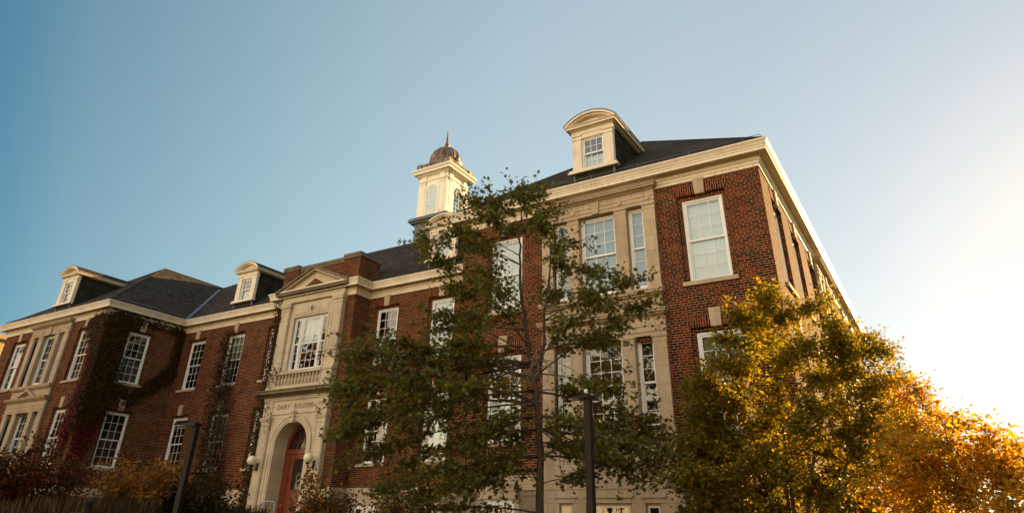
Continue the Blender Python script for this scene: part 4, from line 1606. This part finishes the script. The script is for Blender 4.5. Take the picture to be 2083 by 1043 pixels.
OAK_TRUNK = [(-4.15,-5.06,0.55),(-4.15,-5.06,1.04),(-4.14,-5.06,1.96),(-4.13,-5.05,3.19),(-4.22,-5.10,4.40),(-4.36,-5.18,5.20),(-4.48,-5.25,6.16),(-4.51,-5.27,7.30),(-4.50,-5.26,8.15)]
OAK_FORK = [(-4.20,-5.09,4.35),(-4.00,-5.09,5.08),(-3.96,-5.19,5.67),(-3.80,-5.21,6.40),(-3.72,-5.29,7.15)]
OAK_ENDS = [(-4.50,-5.27,8.42),(-4.06,-5.47,8.34),(-5.18,-5.22,8.48),(-5.53,-5.69,8.44),(-4.20,-4.75,8.17),(-4.79,-6.04,7.67),(-5.94,-5.74,7.78),(-6.35,-6.32,7.38),(-5.79,-6.51,6.77),(-5.88,-5.20,7.59),(-5.10,-4.69,8.00),(-3.72,-5.51,7.41),(-3.65,-4.46,7.42),(-3.36,-5.55,6.54),(-3.03,-4.29,6.66),(-2.49,-4.28,6.35),(-2.74,-5.25,5.80),(-2.27,-3.98,5.91),(-2.39,-4.88,5.39),(-3.11,-4.00,5.32),(-2.94,-5.78,5.29),(-4.29,-4.00,6.48),(-4.72,-6.35,6.31),(-6.08,-5.60,6.42),(-5.74,-6.35,5.62),(-6.46,-5.64,5.56),(-6.04,-4.83,5.93),(-4.37,-6.59,5.76),(-4.98,-6.65,4.85),(-6.25,-6.10,4.90),(-6.61,-6.80,5.00),(-7.22,-6.95,4.98),(-7.06,-7.63,4.63),(-7.48,-6.79,4.48),(-6.03,-7.36,4.16),(-7.30,-7.45,3.97),(-7.35,-7.25,4.0),(-6.71,-5.58,4.22),(-4.73,-7.08,3.92),(-5.65,-4.93,4.87),(-7.1,-7.4,3.2),(-6.63,-7.91,3.42),(-7.27,-6.45,3.74),(-5.63,-7.28,3.27),(-6.32,-5.52,3.70),(-6.53,-7.13,2.90),(-6.54,-6.08,2.73),(-5.00,-7.04,2.78),(-5.77,-5.01,3.25),(-6.21,-7.12,2.24),(-6.23,-6.09,2.20),(-4.95,-6.75,2.25),(-5.36,-5.21,2.49),(-6.08,-6.10,1.95),(-4.35,-6.11,2.71),(-4.15,-6.46,3.38),(-5.24,-4.31,3.30),(-2.63,-4.99,4.10),(-3.67,-4.14,4.22),(-3.23,-5.71,3.42),(-3.29,-4.29,3.50),(-2.55,-4.84,3.14),(-2.44,-3.83,3.42),(-1.86,-4.05,3.37),(-1.85,-3.62,2.97),(-1.91,-4.59,2.81),(-2.79,-3.86,2.71),(-2.69,-5.45,2.84),(-3.97,-4.06,3.09),(-3.32,-4.97,2.56),(-1.88,-3.95,2.56)]
RT_ENDS = [(0.54,-5.11,5.40),(-0.15,-4.50,5.34),(-0.25,-4.95,4.78),(0.67,-4.20,5.30),(1.28,-4.07,5.44),(1.50,-5.40,4.72),(1.10,-5.57,4.41),(0.15,-3.72,4.92),(-0.44,-5.27,4.30),(-0.69,-5.40,4.05),(-1.49,-3.73,4.12),(-1.00,-4.90,3.48),(-0.50,-3.86,4.03),(0.35,-4.56,3.94),(0.95,-4.08,4.14),(1.64,-5.18,4.44),(1.84,-4.00,4.63),(2.15,-3.43,4.65),(1.62,-4.29,4.13),(1.91,-3.74,3.95),(1.16,-3.97,3.64),(0.73,-5.50,3.23),(-0.22,-3.99,3.30),(-0.78,-4.54,3.27),(-1.01,-5.32,3.03),(-0.90,-5.97,2.53),(-1.24,-3.98,2.34),(-0.32,-4.71,2.60),(0.19,-4.00,2.72),(0.81,-3.52,2.98),(1.55,-3.83,3.31),(2.04,-3.31,3.68),(-0.50,-4.95,2.08),(0.06,-3.83,2.11),(0.97,-4.55,2.23),(1.51,-3.30,2.66),(-0.08,-3.66,5.34),(0.75,-5.42,4.32),(0.10,-5.45,4.22),(0.87,-5.11,3.58),(1.19,-3.26,4.26),(0.31,-4.67,3.60),(-0.69,-4.42,2.87),(0.12,-5.04,2.87),(0.62,-4.44,2.45),(1.39,-4.64,2.86),(-0.74,-5.12,3.68),(-0.86,-4.57,1.94),(-0.28,-4.43,1.73),(0.34,-3.52,1.74),(-1.47,-4.51,2.01)]
RB_ENDS = [(2.19,-3.78,3.84),(2.46,-3.95,3.87),(2.67,-3.62,3.44),(2.97,-4.40,3.25),(3.17,-5.62,2.87),(3.53,-3.97,2.92),(3.67,-3.73,2.73),(2.19,-3.84,3.21),(2.46,-4.64,2.76),(2.94,-4.29,2.63),(3.25,-5.51,2.36),(1.92,-4.03,2.60),(2.20,-4.63,2.22),(2.69,-5.32,2.13),(3.21,-5.86,2.05),(3.79,-4.00,2.57),(3.93,-3.69,2.19),(2.70,-5.79,2.84),(3.11,-4.09,2.78),(2.23,-5.02,2.53),(3.25,-5.66,2.59),(2.63,-5.30,2.38),(3.58,-4.19,1.92),(1.92,-3.93,2.04),(2.83,-5.90,1.83),(1.59,-4.57,2.16),(1.99,-5.91,2.86)]
tree('oak_tree', (-4.15, -5.06, gz(-4.15, -5.06)), [(OAK_TRUNK, .115, .015), (OAK_FORK, .055, .012)], OAK_ENDS, .1, 'oakleaf', .098, OAK, 20, 26, .66,
     'young oak with dark green lobed leaves and bare twigs, standing before the stone bay', 'tree', dead=26, spread=.055, zvar=.42, fwd=1.0, low_z=4.4)
def shrub_stems(bx, by, tops, r):
    zb = gz(bx, by) - .1
    return [([(bx + random.gauss(0, .08), by + random.gauss(0, .08), zb), (bx + (tx - bx) * .35, by + (ty - by) * .35, zb + (tz - zb) * .45), (tx, ty, tz)], r, .008) for tx, ty, tz in tops]
RT_ENDS = [(x * 1.14 - .37, y * 1.14 + 2.42, z * 1.14 - .24) for x, y, z in RT_ENDS] + [
    (-1.65, -2.99, 3.02), (-1.13, -2.60, 3.31), (-1.33, -2.54, 2.68), (-0.61, -2.06, 2.43), (0.17, -2.33, 2.41), (0.70, -1.88, 2.77), (1.30, -3.61, 2.27), (1.11, -2.75, 3.38), (0.26, -1.90, 3.32), (-0.30, -2.60, 3.64), (1.71, -1.83, 3.45), (1.90, -3.40, 2.88), (1.77, -2.69, 3.78), (2.22, -3.12, 4.20), (-0.77, -2.91, 3.91), (-1.37, -3.01, 3.65), (-1.59, -4.25, 2.50), (-1.50, -3.79, 2.19), (-0.88, -3.49, 2.04), (-0.40, -2.07, 1.99), (0.44, -2.23, 2.08), (1.27, -3.35, 1.91), (1.82, -2.03, 2.41), (2.21, -3.33, 3.42), (-1.80, -3.05, 3.29), (-0.45, -3.70, 2.84), (0.24, -3.81, 2.73)]
RB_ENDS += [(1.82, -4.21, 3.03), (2.14, -5.12, 3.21), (2.15, -5.11, 2.73), (2.16, -4.04, 2.46), (2.29, -4.19, 2.10), (2.75, -5.00, 2.39), (1.75, -4.09, 2.46), (2.72, -4.65, 2.75)]
tree('maple_tree', (-.08, -2.83, gz(-.08, -2.83)), shrub_stems(-.08, -2.83, [(.14, -2.9, 5.35), (-1.05, -2.9, 4.1), (1.1, -2.4, 4.65), (-.25, -2.15, 4.65), (1.35, -2.15, 3.4)], .055), RT_ENDS, .05, 'goldleaf', .062, LOBE, 34, 38, .46,
     'leafy tree of yellow green leaves at the sunlit building corner', 'tree', spread=.085)
tree('maple_tree', (2.75, -4.7, gz(2.75, -4.7)), shrub_stems(2.75, -4.7, [(2.4, -4.2, 3.2), (2.9, -4.5, 2.8), (3.3, -4.3, 2.5), (3.6, -4.2, 2.3)], .045), RB_ENDS, .05, 'amberleaf', .056, LOBE, 28, 29, .42,
     'low spreading tree of glowing amber leaves against the bright sky', 'tree', spread=.085)

# shrubs along the beds
def shrub(name, c, rad, hgt, n, leaf, size, shape, label, cat='shrub', stems=9, group=None, wood='bark'):
    zb = gz(c[0], c[1])
    o = empty(name, (c[0], c[1], zb))
    m = MB()
    LP = []
    for i in range(stems * 4):
        a = random.uniform(0, 2 * math.pi)
        rr = rad * math.sqrt(random.random())
        hh = hgt * (random.uniform(.45, 1.0)) * (1 - .35 * (rr / rad) ** 2)
        e = Vector((rr * math.cos(a), rr * math.sin(a) * .8, hh))
        mid = Vector((e.x * .3, e.y * .3, hh * .55))
        pts = bez(Vector((e.x * .1, e.y * .1, -.05)), mid, e, 6)
        if i % 2 == 0:
            m.tube(pts, [.014, .012, .010, .008, .006, .003], wood, 5)
        for j in range(int(n / (stems * 4))):
            t = .25 + .78 * random.random() ** .7
            q = pts[min(5, int(t * 5))].lerp(pts[min(5, int(t * 5) + 1)], t * 5 % 1)
            LP.append(q + Vector((random.gauss(0, .13), random.gauss(0, .13), random.gauss(0, .10))))
    m.build('stems', o, uv=False)
    LP = np.array([tuple(p) for p in LP])
    lv = leaves('foliage', LP, size, shape, leaf, o, up=.4)
    tag(o, label, cat, group)
    return o
shrub('shrub', (-16.9, -7.9), 1.9, 2.2, 7500, 'redleaf', .078, OVAL, 'dark red shrub under the left stone bay, lower left')
shrub('shrub', (-15.6, -5.9), 1.35, 2.0, 5200, 'orangeleaf', .082, OVAL, 'orange and olive shrub below the tall window of the brick return wall')
shrub('shrub', (-14.9, -4.8), 1.5, 1.4, 4800, 'vineleaf', .075, OVAL, 'brown arching bush at the foot of the hanging vine')
shrub('shrub', (-11.9, -3.4), .8, 2.15, 2600, 'orangeleaf', .085, OVAL, 'orange tinged shrub close to the red door')
shrub('shrub', (-10.9, -3.5), .9, 1.9, 2900, 'mixleaf', .08, OVAL, 'green and rust shrub between the door shrub and the oak branches')
shrub('shrub', (-9.3, -3.0), 1.1, 2.1, 3400, 'mixleaf', .075, OVAL, 'orange leaved shrub under the left branches of the oak')

# tall dry grass in the left bed
n = 60000
gx = rng.uniform(-30, -11, n)
gy = rng.uniform(-9.5, -1.5, n)
keep = ((gx - 2.65) / (gy + 17.3) < -1.52) | ((gy > -4) & (gx < -15.5))
gx, gy = gx[keep], gy[keep]
GP = np.stack([gx, gy, np.array([gz(a, b) for a, b in zip(gx, gy)]) - .03], 1)
gn = rng.normal(size=GP.shape)
gn[:, 2] *= .12
gt = np.stack([rng.normal(0, .28, len(GP)), rng.normal(0, .28, len(GP)), np.ones(len(GP))], 1)
gr_ = leaves('tall_grass', GP, .52, BLADE * np.array([.5, 1]), 'drygrass', None, N_=gn, T_=gt, var=.5)
tag(gr_, 'tall dry grass filling the bed at the lower left', 'grass', kind='stuff')

# ------------------------------------------------------------------ ivy on the walls
def inpoly(poly, x, y):
    c = False
    n = len(poly)
    for i in range(n):
        x1, y1 = poly[i]
        x2, y2 = poly[(i + 1) % n]
        if (y1 > y) != (y2 > y) and x < (x2 - x1) * (y - y1) / (y2 - y1) + x1:
            c = not c
    return c
def fill(poly, n, edge=.12):
    xs_ = [p[0] for p in poly]
    ys_ = [p[1] for p in poly]
    out = []
    while len(out) < n:
        x, y = random.uniform(min(xs_) - edge, max(xs_) + edge), random.uniform(min(ys_) - edge, max(ys_) + edge)
        if inpoly(poly, x + random.gauss(0, edge), y + random.gauss(0, edge)):
            out.append((x, y))
    return out
def ivy(name, regions, label, cat='ivy', size=.11, stems=()):
    """regions: (axis, value, out_sign, poly, count, leaf, depth)"""
    o = None
    root = empty(name, (0, 0, 0))
    parts = {}
    for ax, val, sg, poly, cnt, leaf, dep in regions:
        pts = np.array(fill(poly, cnt))
        d_ = val + sg * (0.02 + np.abs(rng.normal(0, dep, cnt)))
        N_ = rng.normal(0, .38, (cnt, 3))
        if ax == 'y':
            P_ = np.stack([pts[:, 0], d_, pts[:, 1]], 1)
            N_[:, 1] += sg
        else:
            P_ = np.stack([d_, pts[:, 0], pts[:, 1]], 1)
            N_[:, 0] += sg
        T_ = rng.normal(0, .5, (cnt, 3))
        T_[:, 2] -= 1
        parts.setdefault(leaf, []).append((P_, N_, T_))
    base = min(p[0][:, 2].min() for v in parts.values() for p in v)
    allp = np.concatenate([p[0] for v in parts.values() for p in v])
    org = (allp[:, 0].mean(), allp[:, 1].mean(), base)
    root.location = org
    for leaf, v in parts.items():
        leaves('foliage', np.concatenate([p[0] for p in v]), size, LOBE, leaf, root, N_=np.concatenate([p[1] for p in v]), T_=np.concatenate([p[2] for p in v]), origin=org)
    m = MB()
    for pts in stems:
        pts = [Vector(p) - Vector(org) for p in pts]
        dense = []
        for a, b in zip(pts, pts[1:]):
            for i in range(6):
                dense.append(a.lerp(b, i / 6) + Vector((random.gauss(0, .03), 0, random.gauss(0, .03))))
        dense.append(pts[-1])
        m.tube(dense, [.022 - .015 * i / len(dense) for i in range(len(dense))], 'bark', 5)
    if stems:
        m.build('stem', root, uv=False)
    tag(root, label, cat)
    return root
front = [(-31.23, 10.95), (-32.40, 10.75), (-33.0, 10.25), (-32.03, 9.52), (-31.72, 7.83), (-32.0, 6.94), (-32.1, 5.6), (-31.7, 5.2), (-31.19, 5.3), (-31.19, 9.20)]
redz = [(-32.25, 9.6), (-31.95, 9.6), (-31.75, 7.8), (-31.9, 7.0), (-32.3, 5.2), (-31.6, 4.4), (-31.4, 6.0), (-31.5, 8.5)]
body = [(0.0, 10.95), (1.55, 10.95), (1.2, 10.3), (1.05, 9.70), (1.2, 7.70), (1.9, 7.45), (1.53, 7.0), (1.15, 6.33), (0.64, 5.6), (0.02, 5.4)]
top = [(0.0, 10.97), (4.2, 10.92), (4.2, 10.45), (3.14, 10.72), (2.03, 10.66), (1.40, 10.28)]
diag = [(4.22, 10.6), (3.88, 10.4), (3.98, 9.30), (3.55, 8.47), (2.25, 7.35), (1.60, 6.6), (1.9, 6.5), (2.75, 7.2), (4.0, 8.2), (4.24, 9.12)]
lowr = [(0.05, 5.6), (1.1, 6.2), (1.0, 5.2), (.7, 4.3), (.2, 4.0)]
ivy('ivy', [('y', 0, -1, front, 4200, 'ivyleaf', .05), ('y', 0, -1, redz, 2300, 'redivy', .07), ('x', XL, 1, body, 5600, 'ivyleaf', .06), ('x', XL, 1, top, 1700, 'ivyleaf', .05),
            ('x', XL, 1, diag, 2500, 'ivyleaf', .04), ('x', XL, 1, lowr, 700, 'redivy', .04)],
    'thick brown and crimson ivy wrapping the corner of the left wing', size=.088,
    stems=[[(-31.6, -.03, 1.5), (-31.5, -.03, 4), (-31.4, -.03, 7)], [(-31.9, -.03, 5.2), (-32.6, -.03, 6.9), (-33.0, -.03, 7.2)], [(XL + .03, .3, 1.5), (XL + .03, .6, 5), (XL + .03, 2.4, 7.3), (XL + .03, 4.0, 9)]])
vine1 = [(-27.18, 9.86), (-26.53, 9.24), (-26.29, 8.08), (-26.05, 6.47), (-25.74, 4.94), (-25.31, 2.90), (-25.62, 2.06), (-27.61, 2.05), (-27.40, 3.32), (-27.46, 5.01), (-27.45, 6.56), (-27.59, 8.20), (-27.52, 9.52)]
vine2 = [(p[0], p[1]) for p in vine1]
ivy('hanging_vine', [('y', 4.05, -1, vine1, 2100, 'vineleaf', .16), ('y', 4.0, -1, vine2, 1500, 'vineleaf', .08), ('y', 4.18, -1, [(-27.6, 10.5), (-26.9, 10.4), (-27.2, 9.6), (-27.9, 9.9)], 90, 'vineleaf', .03)],
    'brown leafy vine hanging down the brick wall between two window columns', 'vine', size=.095,
    stems=[[(-26.7, 4.1, 1.5), (-26.5, 4.05, 5), (-26.3, 4.1, 8.5), (-26.9, 4.2, 10.9)], [(-27.2, 4.1, 1.5), (-26.9, 4.05, 6), (-26.9, 4.1, 9)]])
pav = [(-22.75, 10.9), (-22.40, 10.75), (-22.38, 9.32), (-22.36, 7.3), (-22.40, 6.4), (-22.38, 5.31), (-22.3, 3.58), (-22.25, 1.6), (-22.95, 1.6), (-22.80, 3.97), (-22.78, 5.74), (-22.82, 8.06), (-22.84, 10.10)]
ivy('ivy', [('y', 3.16, -1, pav, 2600, 'ivyleaf', .05), ('y', 3.0, -1, [(-22.2, 6.5), (-21.7, 6.4), (-21.5, 5.5), (-21.8, 5.0), (-22.3, 5.4)], 26, 'ivyleaf', .04), ('y', 2.95, -1, [(-22.4, 7.7), (-21.5, 7.9), (-21.6, 7.5), (-22.3, 6.9)], 80, 'ivyleaf', .04)],
    'narrow strip of ivy climbing the left edge of the stone entrance', size=.08,
    stems=[[(-22.6, 3.2, 1.5), (-22.5, 3.2, 5), (-22.6, 3.2, 10.8)]])

# ------------------------------------------------------------------ background building beyond the left wing
YH = 14.6
o = tag(empty('yellow_building', (-72, 24, 0)), 'sunlit yellow building far beyond the left wing', 'building')
m = MB()
m.box(-12, 12, -24, 16, 0, YH, 'yellow')
m.build('wall', o)
m = MB()
m.sweep([(-12, -24), (12, -24), (12, 16), (-12, 16)], [(0, YH - .4), (.3, YH - .3), (.35, YH + .05), (-.2, YH + .1)], 'yellow', True)
m.build('cornice', o)

# ------------------------------------------------------------------ trees across the lawn, seen as reflections in the panes
def far_tree(x, y, h, r, leaf, label):
    zb = gz(x, y)
    base = Vector((x, y, zb))
    ends = []
    for i in range(60):
        t = random.uniform(.22, 1)
        a = random.uniform(0, 6.283)
        rr = r * math.sqrt(max(0.05, 1 - ((t - .5) / .52) ** 2)) * random.uniform(.45, 1)
        ends.append((x + rr * math.cos(a), y + rr * math.sin(a), zb + h * t))
    return tree('autumn_tree', base, [([base - Vector((0, 0, .2)), base + Vector((.1, 0, h * .4)), base + Vector((0, .1, h * .9))], .2, .03)], ends, .2, leaf, .42, LOBE, 8, 7, 1.1,
                label, 'tree', 'autumn trees across the lawn', spread=.3)
f1 = far_tree(-33.5, -11.5, 14.5, 4.2, 'orangeleaf', 'orange tree mirrored in the window above the entrance')
for x, y, h_, l, t_ in ((-53, -9, 15.5, 'orangeleaf', 'rust tree mirrored in the panes of the left wing'), (-63, -15, 16.5, 'goldleaf', 'golden green tree mirrored in the far left panes')):
    far_tree(x, y, h_, 4.6, l, t_)
for x, y, l in ((-13, -44, 'goldleaf'), (4, -47, 'amberleaf'), (-24, -46, 'goldleaf'), (-2, -58, 'goldleaf'), (-38, -42, 'amberleaf')):
    far_tree(x, y, 18.5, 6.8, l, 'golden tree across the lawn mirrored in the lower window panes')
